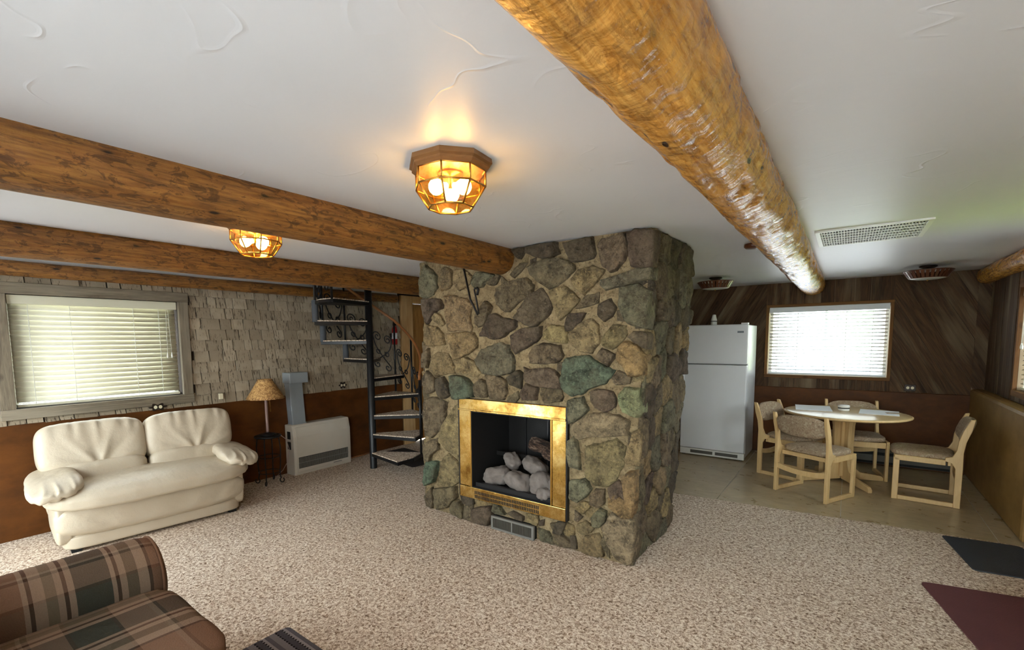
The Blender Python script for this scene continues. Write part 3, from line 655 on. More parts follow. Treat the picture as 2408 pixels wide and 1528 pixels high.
STONES='''e -3.035,2.15 -2.978,2.202 -2.911,2.157 -2.85,2.08 -2.848,2.014 -2.904,1.951 -2.987,1.923 -3.07,1.943 -3.055,2.084
t -2.819,2.129 -2.766,2.162 -2.684,2.135 -2.68,2.024 -2.713,1.99 -2.797,1.972 -2.822,2.026
t -2.659,2.133 -2.542,2.121 -2.454,2.055 -2.503,1.996 -2.601,1.958 -2.661,2.023
e -2.407,2.09 -2.256,2.063 -2.228,2.044 -2.323,2.008 -2.346,1.975 -2.421,1.959 -2.467,2.007
g -2.323,1.995 -2.201,2.05 -2.18,2.039 -2.218,1.983 -2.257,1.977
g -2.169,2.038 -2.106,1.986 -2.164,1.976
t -2.753,1.918 -2.679,1.923 -2.517,1.878 -2.453,1.835 -2.5,1.748 -2.469,1.657 -2.489,1.622 -2.721,1.621 -2.747,1.731
p -3.029,1.911 -2.832,1.897 -2.784,1.849 -2.801,1.817 -2.868,1.801 -2.973,1.688 -3.013,1.763
g -2.403,1.744 -2.313,1.851 -2.259,1.8 -2.309,1.721 -2.347,1.663 -2.398,1.652 -2.429,1.695
g -2.219,1.892 -2.192,1.951 -2.133,1.967 -2.059,1.991 -1.933,2.009 -1.87,1.947 -1.88,1.895 -1.899,1.863 -1.989,1.844 -2.087,1.761 -2.135,1.759 -2.215,1.827
d -2.062,2.225 -1.947,2.225 -1.952,2.194 -1.982,2.153 -2.007,2.16
g -1.992,2.117 -1.928,2.11 -1.993,2.051 -2.039,2.018 -2.069,2.038
d -1.898,2.131 -1.855,2.142 -1.86,2.095 -1.894,2.098
t -1.972,2.147 -1.927,2.151 -1.933,2.119 -1.977,2.119
d -1.841,2.225 -1.679,2.225 -1.654,2.149 -1.696,2.14 -1.73,2.129 -1.782,2.13 -1.841,2.151 -1.913,2.18 -1.919,2.225
d -1.613,2.214 -1.403,2.225 -1.387,2.118 -1.402,2.09 -1.479,2.082 -1.553,2.083
g -1.347,2.154 -1.313,2.199 -1.171,2.219 -1.16,2.113 -1.178,2.053 -1.229,2.001 -1.272,1.989 -1.321,2.028
p -1.151,2.223 -1.117,2.225 -1.037,2.225 -0.982,2.204 -0.986,2.11 -0.993,1.984 -1.068,1.989 -1.122,2.012 -1.142,2.111
g -1.859,2.103 -1.753,2.122 -1.623,2.107 -1.537,2.06 -1.534,2.031 -1.59,1.984 -1.679,1.923 -1.742,1.913 -1.806,1.953 -1.877,2.015 -1.901,2.078
t -1.557,1.962 -1.494,2.018 -1.401,2.036 -1.321,2.001 -1.33,1.974 -1.461,1.845 -1.525,1.897
e -1.335,1.938 -1.172,1.96 -1.077,1.986 -0.993,1.984 -0.997,1.914 -1.067,1.911 -1.3,1.867 -1.34,1.907
e -1.204,1.873 -1.075,1.89 -1.021,1.847 -1.001,1.83 -1.011,1.641 -1.012,1.607 -1.034,1.608 -1.13,1.646 -1.207,1.748
g -1.221,1.728 -1.141,1.715 -1.144,1.664 -1.215,1.667
g -1.451,1.835 -1.359,1.857 -1.358,1.788 -1.482,1.761 -1.519,1.758
d -1.348,1.769 -1.27,1.806 -1.235,1.749 -1.259,1.695 -1.307,1.665 -1.353,1.708
t -1.736,1.893 -1.612,1.923 -1.503,1.82 -1.535,1.778 -1.65,1.671 -1.701,1.787
p -1.812,1.919 -1.765,1.865 -1.716,1.783 -1.736,1.734 -1.842,1.647 -1.891,1.643 -2.048,1.71 -1.933,1.851
d -1.567,1.722 -1.45,1.722 -1.492,1.661 -1.545,1.61 -1.6,1.606 -1.6,1.65
t -1.524,1.632 -1.408,1.681 -1.357,1.637 -1.351,1.52 -1.401,1.448 -1.506,1.467 -1.566,1.52 -1.578,1.574
t -1.777,1.598 -1.718,1.647 -1.622,1.634 -1.583,1.579 -1.594,1.516 -1.724,1.536 -1.789,1.552
t -1.321,1.543 -1.248,1.634 -1.167,1.623 -1.157,1.568 -1.222,1.496 -1.256,1.473 -1.32,1.501
g -1.365,1.425 -1.325,1.477 -1.231,1.436 -1.279,1.365
o -1.203,1.482 -1.156,1.528 -1.082,1.5 -1.031,1.43 -1.029,1.314 -1.125,1.301 -1.154,1.359 -1.211,1.404
g -1.147,1.555 -1.106,1.586 -1.03,1.58 -1.014,1.566 -1.019,1.483 -1.028,1.483 -1.082,1.509
G -1.588,1.412 -1.427,1.424 -1.354,1.378 -1.235,1.334 -1.263,1.286 -1.293,1.247 -1.415,1.203 -1.478,1.16 -1.543,1.146 -1.615,1.207 -1.61,1.312
g -1.244,1.278 -1.206,1.33 -1.125,1.287 -1.138,1.25 -1.219,1.242
p -1.394,1.18 -1.358,1.196 -1.252,1.188 -1.223,1.148 -1.232,1.091 -1.3,1.047 -1.362,1.076 -1.398,1.126
l -1.199,1.173 -1.156,1.217 -1.059,1.218 -1.04,1.07 -1.079,1.034 -1.159,1.064 -1.188,1.127
e -1.051,1.25 -1.028,1.297 -1.035,1.164 -1.039,1.087 -1.04,1.075 -1.047,1.183
e -1.576,1.104 -1.467,1.136 -1.424,1.046 -1.52,0.968 -1.564,0.944 -1.575,1.023
g -1.843,1.496 -1.783,1.516 -1.65,1.501 -1.627,1.431 -1.661,1.381 -1.783,1.368 -1.886,1.371 -1.904,1.439
p -1.961,1.338 -1.905,1.318 -1.759,1.333 -1.684,1.315 -1.632,1.256 -1.641,1.19 -1.701,1.192 -1.843,1.2 -1.936,1.227
d -1.666,1.366 -1.616,1.382 -1.627,1.322 -1.666,1.32
g -1.789,1.182 -1.649,1.185 -1.626,1.13 -1.643,1.099 -1.765,1.075 -1.795,1.135
d -2.361,1.619 -2.278,1.739 -2.217,1.746 -2.158,1.715 -2.1,1.708 -2.02,1.696 -2.026,1.645 -2.148,1.568 -2.25,1.55 -2.299,1.574 -2.368,1.58
p -2.078,1.576 -1.975,1.626 -1.803,1.64 -1.808,1.573 -1.845,1.532 -2.033,1.44 -2.067,1.463
t -2.929,1.743 -2.876,1.783 -2.818,1.755 -2.777,1.691 -2.813,1.671 -2.878,1.709
t -3.006,1.708 -2.947,1.669 -2.872,1.661 -2.801,1.602 -2.781,1.512 -2.914,1.502 -3.029,1.502 -3.025,1.616
t -2.757,1.601 -2.59,1.609 -2.457,1.601 -2.413,1.541 -2.42,1.481 -2.526,1.43 -2.685,1.376 -2.704,1.47
g -3.047,1.425 -2.968,1.474 -2.963,1.387 -2.996,1.305 -3.058,1.308
t -2.94,1.388 -2.879,1.437 -2.748,1.428 -2.666,1.314 -2.674,1.266 -2.81,1.251 -2.885,1.221 -2.951,1.29
t -2.637,1.367 -2.554,1.404 -2.461,1.37 -2.398,1.281 -2.425,1.24 -2.53,1.261 -2.639,1.273
e -2.429,1.381 -2.357,1.471 -2.196,1.52 -2.101,1.501 -2.056,1.402 -2.051,1.331 -2.092,1.277 -2.211,1.268 -2.347,1.273
g -3.054,1.214 -2.997,1.272 -2.893,1.205 -2.896,1.106 -2.996,1.067 -3.04,1.143
d -2.871,1.2 -2.796,1.225 -2.74,1.163 -2.7,1.07 -2.801,1.042 -2.86,1.07
G -2.71,1.239 -2.639,1.247 -2.517,1.221 -2.465,1.172 -2.467,1.075 -2.665,1.036 -2.698,1.155
g -2.439,1.173 -2.38,1.222 -2.323,1.204 -2.305,1.125 -2.325,1.084 -2.44,1.082
g -2.322,1.259 -2.223,1.263 -2.128,1.223 -2.123,1.136 -2.153,1.076 -2.275,1.078 -2.286,1.176
d -2.104,1.248 -2.006,1.304 -1.972,1.282 -1.984,1.173 -2.075,1.197
p -1.984,1.126 -1.928,1.209 -1.836,1.177 -1.847,1.094 -1.968,1.085
g -2.105,1.099 -2.024,1.142 -2.007,1.096 -2.059,1.049 -2.129,1.044
g -3.015,1.016 -2.952,1.044 -2.759,1.002 -2.782,0.906 -2.796,0.794 -2.953,0.672 -3.018,0.747 -3.036,0.884
t -2.762,0.861 -2.666,0.979 -2.605,1.006 -2.601,0.699 -2.626,0.517 -2.697,0.561 -2.801,0.595 -2.859,0.651 -2.863,0.715
g -3.046,0.595 -2.965,0.646 -2.87,0.674 -2.872,0.577 -2.957,0.524 -2.982,0.447 -3.039,0.455
G -3.005,0.443 -2.914,0.457 -2.859,0.457 -2.931,0.273 -3.023,0.223 -3.057,0.251
t -2.843,0.46 -2.76,0.552 -2.657,0.496 -2.607,0.418 -2.609,0.339 -2.725,0.254 -2.87,0.26
g -3.05,0.109 -2.961,0.21 -2.956,0.111 -2.973,0.015 -3.042,0.017
g -2.939,0.197 -2.672,0.268 -2.664,0.17 -2.751,0.079 -2.905,0.013 -2.937,0.081
g -2.677,0.146 -2.618,0.141 -2.591,0.062 -2.592,0.005 -2.709,0.035 -2.739,0.075
d -2.617,0.204 -2.495,0.211 -2.471,0.155 -2.531,0.137 -2.589,0.141
g -2.575,0.11 -2.485,0.141 -2.495,0.005 -2.577,0.005
p -2.479,0.114 -2.284,0.178 -2.265,0.102 -2.306,0.016 -2.422,0.005 -2.484,0.005
t -2.439,0.2 -2.29,0.199 -2.291,0.177 -2.44,0.145
e -2.258,0.195 -2.206,0.2 -2.143,0.14 -2.232,0.131 -2.271,0.143
d -2.117,0.151 -2.067,0.178 -1.971,0.158 -1.977,0.126 -2.031,0.129
t -1.947,0.184 -1.848,0.201 -1.831,0.16 -1.854,0.114 -1.935,0.125
d -1.825,0.151 -1.786,0.171 -1.791,0.129 -1.822,0.122
e -1.831,0.095 -1.747,0.086 -1.692,0.006 -1.808,0.01
g -1.719,0.162 -1.601,0.18 -1.622,0.097 -1.692,0.104
g -1.687,0.096 -1.617,0.089 -1.559,0.06 -1.559,0.027 -1.643,0.005
m -1.565,0.927 -1.425,1.017 -1.301,1.037 -1.207,1.032 -1.137,0.994 -1.14,0.908 -1.252,0.886 -1.393,0.869 -1.485,0.835 -1.554,0.846
e -1.57,0.814 -1.532,0.848 -1.506,0.803 -1.478,0.618 -1.553,0.631 -1.572,0.706
t -1.428,0.794 -1.338,0.815 -1.223,0.867 -1.157,0.816 -1.178,0.681 -1.21,0.607 -1.267,0.536 -1.365,0.527 -1.447,0.57 -1.432,0.688
t -1.104,0.926 -1.047,0.963 -1.05,0.872 -1.058,0.71 -1.128,0.698 -1.156,0.748 -1.121,0.817
o -1.164,0.61 -1.127,0.657 -1.069,0.676 -1.066,0.556 -1.073,0.42 -1.082,0.388 -1.124,0.443 -1.149,0.54
p -1.262,0.523 -1.201,0.585 -1.154,0.562 -1.134,0.469 -1.171,0.498 -1.222,0.451 -1.247,0.474
e -1.557,0.516 -1.437,0.553 -1.395,0.493 -1.425,0.438 -1.498,0.375 -1.557,0.392
g -1.397,0.438 -1.362,0.492 -1.297,0.504 -1.3,0.404 -1.343,0.374 -1.396,0.388
o -1.249,0.456 -1.196,0.503 -1.142,0.453 -1.093,0.419 -1.108,0.352 -1.157,0.337 -1.215,0.377 -1.253,0.401
t -1.519,0.327 -1.468,0.377 -1.414,0.388 -1.405,0.36 -1.459,0.301 -1.486,0.304
e -1.384,0.288 -1.33,0.356 -1.282,0.349 -1.286,0.286 -1.333,0.228 -1.381,0.225
t -1.45,0.308 -1.396,0.35 -1.33,0.364 -1.386,0.292 -1.422,0.28
g -1.523,0.3 -1.468,0.269 -1.504,0.226 -1.523,0.239
t -1.504,0.204 -1.44,0.241 -1.377,0.209 -1.403,0.173 -1.458,0.142 -1.499,0.157
m -1.298,0.233 -1.24,0.346 -1.165,0.331 -1.104,0.333 -1.081,0.281 -1.087,0.16 -1.103,0.04 -1.135,0.005 -1.206,0.039 -1.254,0.114
t -1.485,0.052 -1.439,0.129 -1.341,0.176 -1.319,0.118 -1.3,0.029 -1.393,0.005 -1.466,0.013
g -1.312,0.124 -1.295,0.191 -1.262,0.112 -1.255,0.021 -1.296,0.073
g -1.697,0.095 -1.623,0.091 -1.565,0.075 -1.56,0.014 -1.633,0.007 -1.697,0.017
d -1.667,0.183 -1.597,0.195 -1.618,0.128 -1.647,0.085 -1.697,0.108
t -1.611,0.13 -1.587,0.193 -1.537,0.183 -1.532,0.123 -1.594,0.103
d -1.558,0.099 -1.522,0.108 -1.508,0.024 -1.553,0.02'''
k = 0
for line in STONES.split('\n'):
    p = line.split(); pts = [tuple(map(float, q.split(','))) for q in p[1:]]
    k += 1; hg = {'t': .022, 'g': .032, 'd': .038, 'p': .036, 'e': .034, 'G': .04, 'l': .034, 'o': .036, 'm': .034}[p[0]] * RND.uniform(.8, 1.25)
    hg *= 1.5 * min(1.0, math.sqrt(area(pts)) / .13)
    stone(pts, 'y', FY, -1, hg, COLS[p[0]], k)
def cells(u0, u1, z0, z1, nu, nz_, gap):
    seeds = []
    for j in range(nz_):
        for i in range(nu): seeds.append((u0 + (u1 - u0) * (i + .5 + (.25 if j % 2 else -.25) + RND.uniform(-.33, .33)) / nu, z0 + (z1 - z0) * (j + .5 + RND.uniform(-.36, .36)) / nz_))
    out = []
    for a in seeds:
        poly = [(u0, z0), (u1, z0), (u1, z1), (u0, z1)]
        for b in seeds:
            if b is a: continue
            dx, dz = b[0] - a[0], b[1] - a[1]; L = math.hypot(dx, dz)
            if L > 1.0 or L < 1e-6: continue
            poly = clip_half(poly, dx / L, dz / L, (dx * (a[0] + b[0]) + dz * (a[1] + b[1])) / 2 / L - gap)
            if len(poly) < 3: break
        if len(poly) >= 3 and area(poly) > .003: out.append(poly)
    return out
pal = ['g', 'd', 't', 'e', 'p', 'g', 'd', 't', 'g']
for poly in cells(3.005, 3.93, .01, ZC - .01, 5, 11, .007): k += 1; stone(poly, 'x', xr, 1, RND.uniform(.022, .05), tuple(c * .92 for c in COLS[RND.choice(pal)]), k)
for poly in cells(3.005, 3.93, .01, ZC - .01, 4, 10, .007): k += 1; stone(poly, 'x', xl, -1, RND.uniform(.02, .045), COLS[RND.choice(pal)], k)
# mortar-set filler stones between the big ones on the front are the bare mortar itself

# brass surround, firebox, grilles
BR0, BR1, BZ0, BZ1, BY = -2.604, -1.587, .212, 1.058, 2.96
sur = MB().box(BR0, BR1, BY, BY + .02, .962, BZ1).build('brass_surround', G['brass'], fp, bevel=.004, fix=False)
bx('top_lip', G['brass'], sur, BR0 - .002, BR1 + .002, BY - .008, BY, .958, .972, .002)
for a, b in ((BR0, FX0 + .004), (FX1 - .004, BR1)): bx('side_bar', G['brass'], sur, a, b, BY + .003, BY + .022, .312, .958, .003)
bx('bottom_bar', G['brass'], sur, BR0, BR1, BY - .002, BY + .02, BZ0, .308, .003)
for i in range(40):
    for j in range(2):
        a = -2.435 + i * .0158; z = .236 + j * .034
        if i == 0 and j == 0: proto = bx('vent_slot', G['dark'], sur, -.0042, .0042, BY - .0035, BY + .0, -.013, .013); proto.location = (a, 0, z)
        else: c = proto.copy(); col.objects.link(c); c.location = (a, 0, z)
for a, b in ((BR0 - .012, BR0), (BR1, BR1 + .012)): bx('side_flange', G['black_metal'], sur, a, b, BY + .004, FY + .02, BZ0, BZ1)
bx('top_flange', G['black_metal'], sur, BR0, BR1, BY + .02, FY + .02, BZ1 - .012, BZ1)
bx('bottom_flange', G['black_metal'], sur, BR0, BR1, BY + .02, FY + .02, BZ0, BZ0 + .012)
for a, b in ((BR0, FX0), (FX1, BR1)): bx('flange_back', G['black_metal'], sur, a, b, BY + .024, FY + .01, BZ0 + .012, BZ1 - .012)
bx('flange_back', G['black_metal'], sur, FX0, FX1, BY + .022, FY + .01, BZ0 + .012, FZ0); 
for a, b in ((FX0, FX0 + .010), (FX1 - .010, FX1)): bx('inner_lip', G['lamp_brass'], sur, a, b, BY - .004, BY + .06, .312, .955)
fb = MB(); fb.box(FX0, FX0 + .015, 2.96, 3.54, FZ0, FZ1).box(FX1 - .015, FX1, 2.96, 3.54, FZ0, FZ1).box(FX0, FX1, 3.5, 3.54, FZ0, FZ1).box(FX0, FX1, 2.96, 3.54, FZ0, FZ0 + .015).box(FX0, FX1, 2.96, 3.54, FZ1 - .015, FZ1)
fbx = fb.build('firebox', G['soot'], fp, fix=False)
for a in (-2.28, -2.05, -1.88): bx('liner_seam', G['black_metal'], fbx, a, a + .012, 3.488, 3.5, FZ0 + .02, FZ1 - .02)
bx('ember_pan', G['black_metal'], fbx, FX0 + .03, FX1 - .03, 2.985, 3.02, FZ0 + .015, FZ0 + .05)
bx('grate_bar', G['soot'], fbx, FX0 + .02, -2.0, 3.30, 3.33, .52, .555)
# stones and gas logs in the firebox: each a thing
def lump(name, loc, s3, rot, mat, label, cat, seed, grp=None):
    o = pillow(*s3, n=10, p=2.8, wr=min(s3) * .30, freq=2.0 / max(s3), seed=seed).build(name, mat, None, smooth=True); o.location = loc; o.rotation_euler = rot
    return tag(o, label, cat, grp)
Fz = FZ0 + .016
RK = [((-2.315, 3.11, Fz + .083), (.115, .08, .072), (0, -.25, .25), 'whitest rounded rock at the left of the firebox'),
      ((-2.235, 3.22, Fz + .20), (.075, .06, .05), (.3, .75, -.2), 'narrow grey rock standing up behind the white rock'),
      ((-2.075, 3.07, Fz + .085), (.115, .07, .075), (.1, .3, -.1), 'broad grey rock at the middle front of the firebox'),
      ((-1.985, 3.20, Fz + .19), (.115, .07, .06), (0, .45, .1), 'flat topped tan rock resting behind the middle rocks'),
      ((-1.86, 3.07, Fz + .10), (.085, .07, .095), (.1, -.3, .2), 'tall grey rock right of centre in the firebox'),
      ((-1.795, 3.02, Fz + .05), (.065, .05, .045), (0, .1, .3), 'small pale rock at the front right of the firebox'),
      ((-1.735, 3.08, Fz + .10), (.05, .06, .085), (0, .1, 0), 'grey rock half hidden behind the right brass bar'),
      ((-1.745, 3.16, Fz + .24), (.045, .05, .05), (0, .4, 0), 'little white rock wedged at the right firebox edge'),
      ((-1.79, 3.38, Fz + .37), (.065, .05, .045), (.2, .2, 0), 'pale edged rock on top at the back right')]
for i, (l, s3, r_, lb) in enumerate(RK): lump('fireplace_rock', l, s3, r_, G['rock'], lb, 'rock', i + 3, 'rocks in the firebox')
LG = [((-2.0, 3.41, Fz + .30), .32, .058, (.1, .25, .2), 'charred bark covered gas log lying at the back of the fire'), ((-1.86, 3.27, Fz + .285), .22, .05, (.0, .05, -.35), 'short burnt gas log with cracked dark end'), ((-1.80, 3.42, Fz + .27), .13, .05, (.2, -.2, .3), 'reddish charred gas log stub behind the rocks at the right')]
for i, (l, L, r_, ro, lb) in enumerate(LG):
    m_ = MB(); n = 12; vs = []; fs = []; st = 9
    for a in range(st):
        for b in range(n):
            q = 2 * pi * b / n; rr = r_ * (1 + .2 * noise.noise(Vector((cos(q) * 1.8, sin(q) * 1.8, a * .6 + i * 9))) + (.1 if b % 2 else 0)) * (.8 if a in (0, st - 1) else 1)
            vs.append((L * (a / (st - 1) - .5), rr * cos(q), rr * sin(q)))
    for a in range(st - 1):
        for b in range(n): fs.append((a * n + b, a * n + (b + 1) % n, (a + 1) * n + (b + 1) % n, (a + 1) * n + b))
    fs += [tuple(range(n)), tuple((st - 1) * n + b for b in range(n))]
    o = m_.add(vs, fs).build('gas_log', G['bark'], None, smooth=True); o.location = l; o.rotation_euler = ro; tag(o, lb, 'gas log', 'gas logs in the firebox')
# air grille at the foot of the fireplace
gr = MB().box(-2.262, -1.852, 2.945, 2.965, .098, .114).box(-2.262, -1.852, 2.945, 2.965, .004, .02).box(-2.262, -2.242, 2.945, 2.965, .02, .098).box(-1.872, -1.852, 2.945, 2.965, .02, .098).box(-2.063, -2.052, 2.947, 2.965, .02, .098).build('air_grille', G['grey_frame'], fp, fix=False)
bx('grille_back', G['dark'], gr, -2.26, -1.855, 2.965, 3.0, .006, .112)
gm = MB()
for i in range(44): a = -2.238 + i * .0083; gm.box(a, a + .0035, 2.952, 2.962, .02, .098)
gm.build('grille_bars', G['louver'], gr, fix=False)['kind'] = 'stuff'

# iron damper poker hung on the chimney breast
pk = thing('damper_rod', 'black iron damper rod leaning on the chimney stones below the beam', 'fire tool', (-2.4, 2.9, 1.75))
MB().tube([(-.09, .02, .37), (-.01, .0, .12), (.075, -.015, -.005)], .008, 8).build('rod', G['iron'], pk, True)
MB().tube([(.09, -.02, 0), (.07, -.02, .10), (.045, -.015, .19), (.055, -.02, .20), (.09, -.03, .195)], .007, 8).build('hook', G['iron'], pk, True)
MB().tube([(.085, -.03, .20), (.10, -.035, .185), (.085, -.03, .145)], .011, 8).build('handle', G['iron'], pk, True)
# ------------------------------------------------------------------ blinds
def blind(name, label, axis, hole, pos, inward, mat, n, tilt, sw, cords, tassel=None, val=.075):
    u0, u1, z0, z1 = hole; u0 += .006; u1 -= .006
    t = thing(name, label, 'blind', ((pos, (u0 + u1) / 2, z0) if axis == 'x' else ((u0 + u1) / 2, pos, z0)), {('x', 1): 0, ('x', -1): pi, ('y', -1): -pi / 2}[(axis, inward)])
    # local: x towards the room, y along the window, z up from the sill
    L = (u1 - u0) / 2; H = z1 - z0
    bx('valance', mat, t, .0, .022, -L, L, H - val, H - .004, .004); bx('head_rail', mat, t, -.05, -.002, -L + .005, L - .005, H - .05, H - .006)
    top = H - val - .01; dz = (top - .035) / n; proto = None
    for i in range(n):
        z = top - dz * (i + .25)
        if proto is None:
            mb = MB(); k = 4; vs = []; a = rad(tilt)
            for s_ in range(k + 1):
                q = (s_ / k - .5) * sw; h_ = .004 * (1 - (2 * s_ / k - 1) ** 2)
                for y in (-L + .008, L - .008): vs.append((q * cos(a) - h_ * sin(a), y, q * sin(a) + h_ * cos(a)))
            fs = [(2 * j, 2 * j + 1, 2 * j + 3, 2 * j + 2) for j in range(k)]
            proto = mb.add(vs, fs).build('slat', mat, t, smooth=True, fix=False); md = proto.modifiers.new('thickness', 'SOLIDIFY'); md.thickness = .0025; proto.location = (-.028, 0, z)
        else:
            c = proto.copy(); col.objects.link(c); c.location = (-.028, 0, z)
        proto.rotation_euler = (0, 0, 0)
    bx('bottom_rail', mat, t, -.052, -.004, -L + .008, L - .008, .008, .03, .003)
    for c_ in cords:
        y = (-L + 2 * L * c_)
        for x in (-.003 + (.012 if abs(tilt) > 40 else 0),): MB().tube([(x, y, .03), (x, y, H - val)], .0022, 6).build('ladder_cord', G['white_plastic'], t, True)
    if tassel is not None:
        y = -L + 2 * L * tassel
        for d in (-.008, .008): MB().tube([(.012, y + d, H - val), (.016, y + d * 2.2, H * .45)], .0016, 6).build('pull_cord', G['white_plastic'], t, True)
        for d in (-.018, .018): MB().lathe([(.002, .03), (.008, .0), (.007, -.02), (.001, -.024)], 10, (.017, y + d, H * .45 - .02)).build('tassel', G['white_plastic'], t, True)
    return t
blind('venetian_blind', 'closed cream slatted blind glowing in the wide window above the white sofa', 'x', W1, XL - .012, 1, G['slat_cream'], 19, -57, .052, (.10, .32, .70, .87), .93)
blind('venetian_blind', 'half open white slatted blind on the bright kitchen window', 'y', W2, YB - .004, -1, G['slat_white'], 18, 20, .05, (.08, .26, .67, .88), None, .072)
blind('venetian_blind', 'yellowish lit blind edge on the window at the right border', 'x', W3, XR + .012, -1, G['slat_cream'], 19, -25, .052, (.12, .5, .88), .06)

# ------------------------------------------------------------------ ceiling lights
def octo(r, z, ph): return [(r * cos(ph + k * pi / 4), r * sin(ph + k * pi / 4), z) for k in range(8)]
def lantern(loc, label):
    t = thing('ceiling_lantern', label, 'ceiling light', loc, 0, 'octagonal amber ceiling lanterns'); ph = rad(6 + 22.5)
    MB().lathe([(.163, 0), (.165, -.018), (.155, -.024), (.155, -.032), (.142, -.042)], 8, (0, 0, 0), ph).build('base_plate', G['bronze'], t)
    A, B, C_ = octo(.138, -.042, ph), octo(.138, -.100, ph), octo(.088, -.174, ph)
    fm = MB()
    for k in range(8):
        j = (k + 1) % 8
        for a, b in ((A[k], B[k]), (B[k], C_[k]), (B[k], B[j]), (C_[k], C_[j]), (A[k], A[j])): fm.tube([a, b], .0038, 6)
    fm.build('brass_frame', G['lamp_brass'], t, True)
    def pane(q):
        c = sum((Vector(p) for p in q), Vector()) / len(q); q = [c + (Vector(p) - c) * .97 for p in q]
        nn = (q[1] - q[0]).cross(q[2] - q[0]).normalized() * .0012; n = len(q)
        MB().add([p + nn for p in q] + [p - nn for p in q], [tuple(range(n)), tuple(range(n, 2 * n))[::-1]] + [(i, (i + 1) % n, n + (i + 1) % n, n + i) for i in range(n)]).build('pane', G['amber_glass'], t)
    for k in range(8):
        j = (k + 1) % 8; pane([A[k], A[j], B[j], B[k]]); pane([B[k], B[j], C_[j], C_[k]])
    pane(C_)
    MB().lathe([(.05, 0), (.05, -.008), (.012, -.014), (.016, -.058)], 16, (0, 0, -.042)).build('socket_cluster', G['lamp_brass'], t, True)
    for k in range(3):
        a = rad(8 + 120 * k); d = Vector((cos(a), sin(a), 0)); p0 = Vector((0, 0, -.092)) + d * .016
        dirv = (d * .95 + Vector((0, 0, -.22))).normalized(); mb = MB(); rr = [.013, .014, .022, .029, .031, .028, .018, .004]; ss = [0, .012, .024, .036, .048, .060, .070, .0745]
        mb.tube([p0 + dirv * s_ for s_ in ss], rr, 14).build('bulb', G['bulb'], t, True)
    return t
lantern((-1.255, 1.40, ZC), 'lit octagonal amber glass lantern nearest, in front of the first beam')
lantern((-2.80, 1.405, ZC), 'lit octagonal amber lantern partly hidden behind the first beam')
def kitchen_light(loc, label):
    t = thing('slatted_ceiling_light', label, 'ceiling light', loc, 0, 'slatted brown kitchen ceiling lights')
    MB().lathe([(.066, 0), (.07, -.012), (.045, -.026), (.012, -.03), (.012, -.05)], 24).build('canopy', G['outlet_plate'], t, True)
    MB().lathe([(.008, -.03), (.008, -.125)], 10).build('stem', G['outlet_plate'], t, True)
    for r, z, nm in ((.19, -.052, 'upper_ring'), (.142, -.122, 'lower_ring')): MB().tube([(r * cos(2 * pi * k / 32), r * sin(2 * pi * k / 32), z) for k in range(33)], .005, 6).build(nm, G['slat_brown'], t, True)
    m0 = None
    for k in range(30):
        if m0 is None:
            m0 = MB().hexa([(.140, -.010, -.124), (.146, -.010, -.124), (.146, .010, -.124), (.140, .010, -.124)], [(.188, -.014, -.05), (.194, -.014, -.05), (.194, .014, -.05), (.188, .014, -.05)]).build('shade_slat', G['slat_brown'], t)
        else:
            c = m0.copy(); col.objects.link(c); c.rotation_euler = (0, 0, 2 * pi * k / 30)
    MB().lathe([(.138, -.118), (.136, -.126), (.10, -.134), (.04, -.138), (.001, -.139)], 28).build('glass_disc', G['opal'], t, True)
    MB().lathe([(.006, -.138), (.008, -.146), (.002, -.152)], 10).build('finial', G['lamp_brass'], t, True)
    return t
kitchen_light((-1.26, 5.98, ZC), 'brown slatted kitchen light with white disc, above the refrigerator')
kitchen_light((.60, 6.45, ZC), 'brown slatted kitchen light with white disc, near the right wall')
sm = MB().lathe([(.06, 0), (.062, -.02), (.05, -.032), (.01, -.036)], 24).build('smoke_detector', G['slat_brown'], None, True); sm.location = (-.595, 4.02, ZC)
tag(sm, 'small brown round ceiling cover half hidden behind the golden beam', 'ceiling cover')

# ceiling air return, egg-crate grille
vg = thing('ceiling_vent', 'white egg-crate air vent in the ceiling beside the golden beam', 'vent', (-.212, 3.82, ZC))
VX, VY = .585, .63
for nm, a, b, c, d in (('frame_bar', 0, VX, 0, .028), ('frame_bar', 0, VX, VY - .028, VY), ('frame_bar', 0, .028, .028, VY - .028), ('frame_bar', VX - .028, VX, .028, VY - .028)): bx(nm, G['grille'], vg, a, b, c, d, -.012, .0, .002)
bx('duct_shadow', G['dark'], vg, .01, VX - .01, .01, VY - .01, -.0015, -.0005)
m_ = MB()
for i in range(35): a = .028 + (VX - .056) * (i + .5) / 35; m_.box(a - .0014, a + .0014, .028, VY - .028, -.011, -.001)
m_.build('crate_blades', G['grille'], vg, fix=False)['kind'] = 'stuff'
for j in range(1, 6): y = .028 + (VY - .056) * j / 6; bx('cross_bar', G['grille'], vg, .028, VX - .028, y - .004, y + .004, -.0115, -.001)

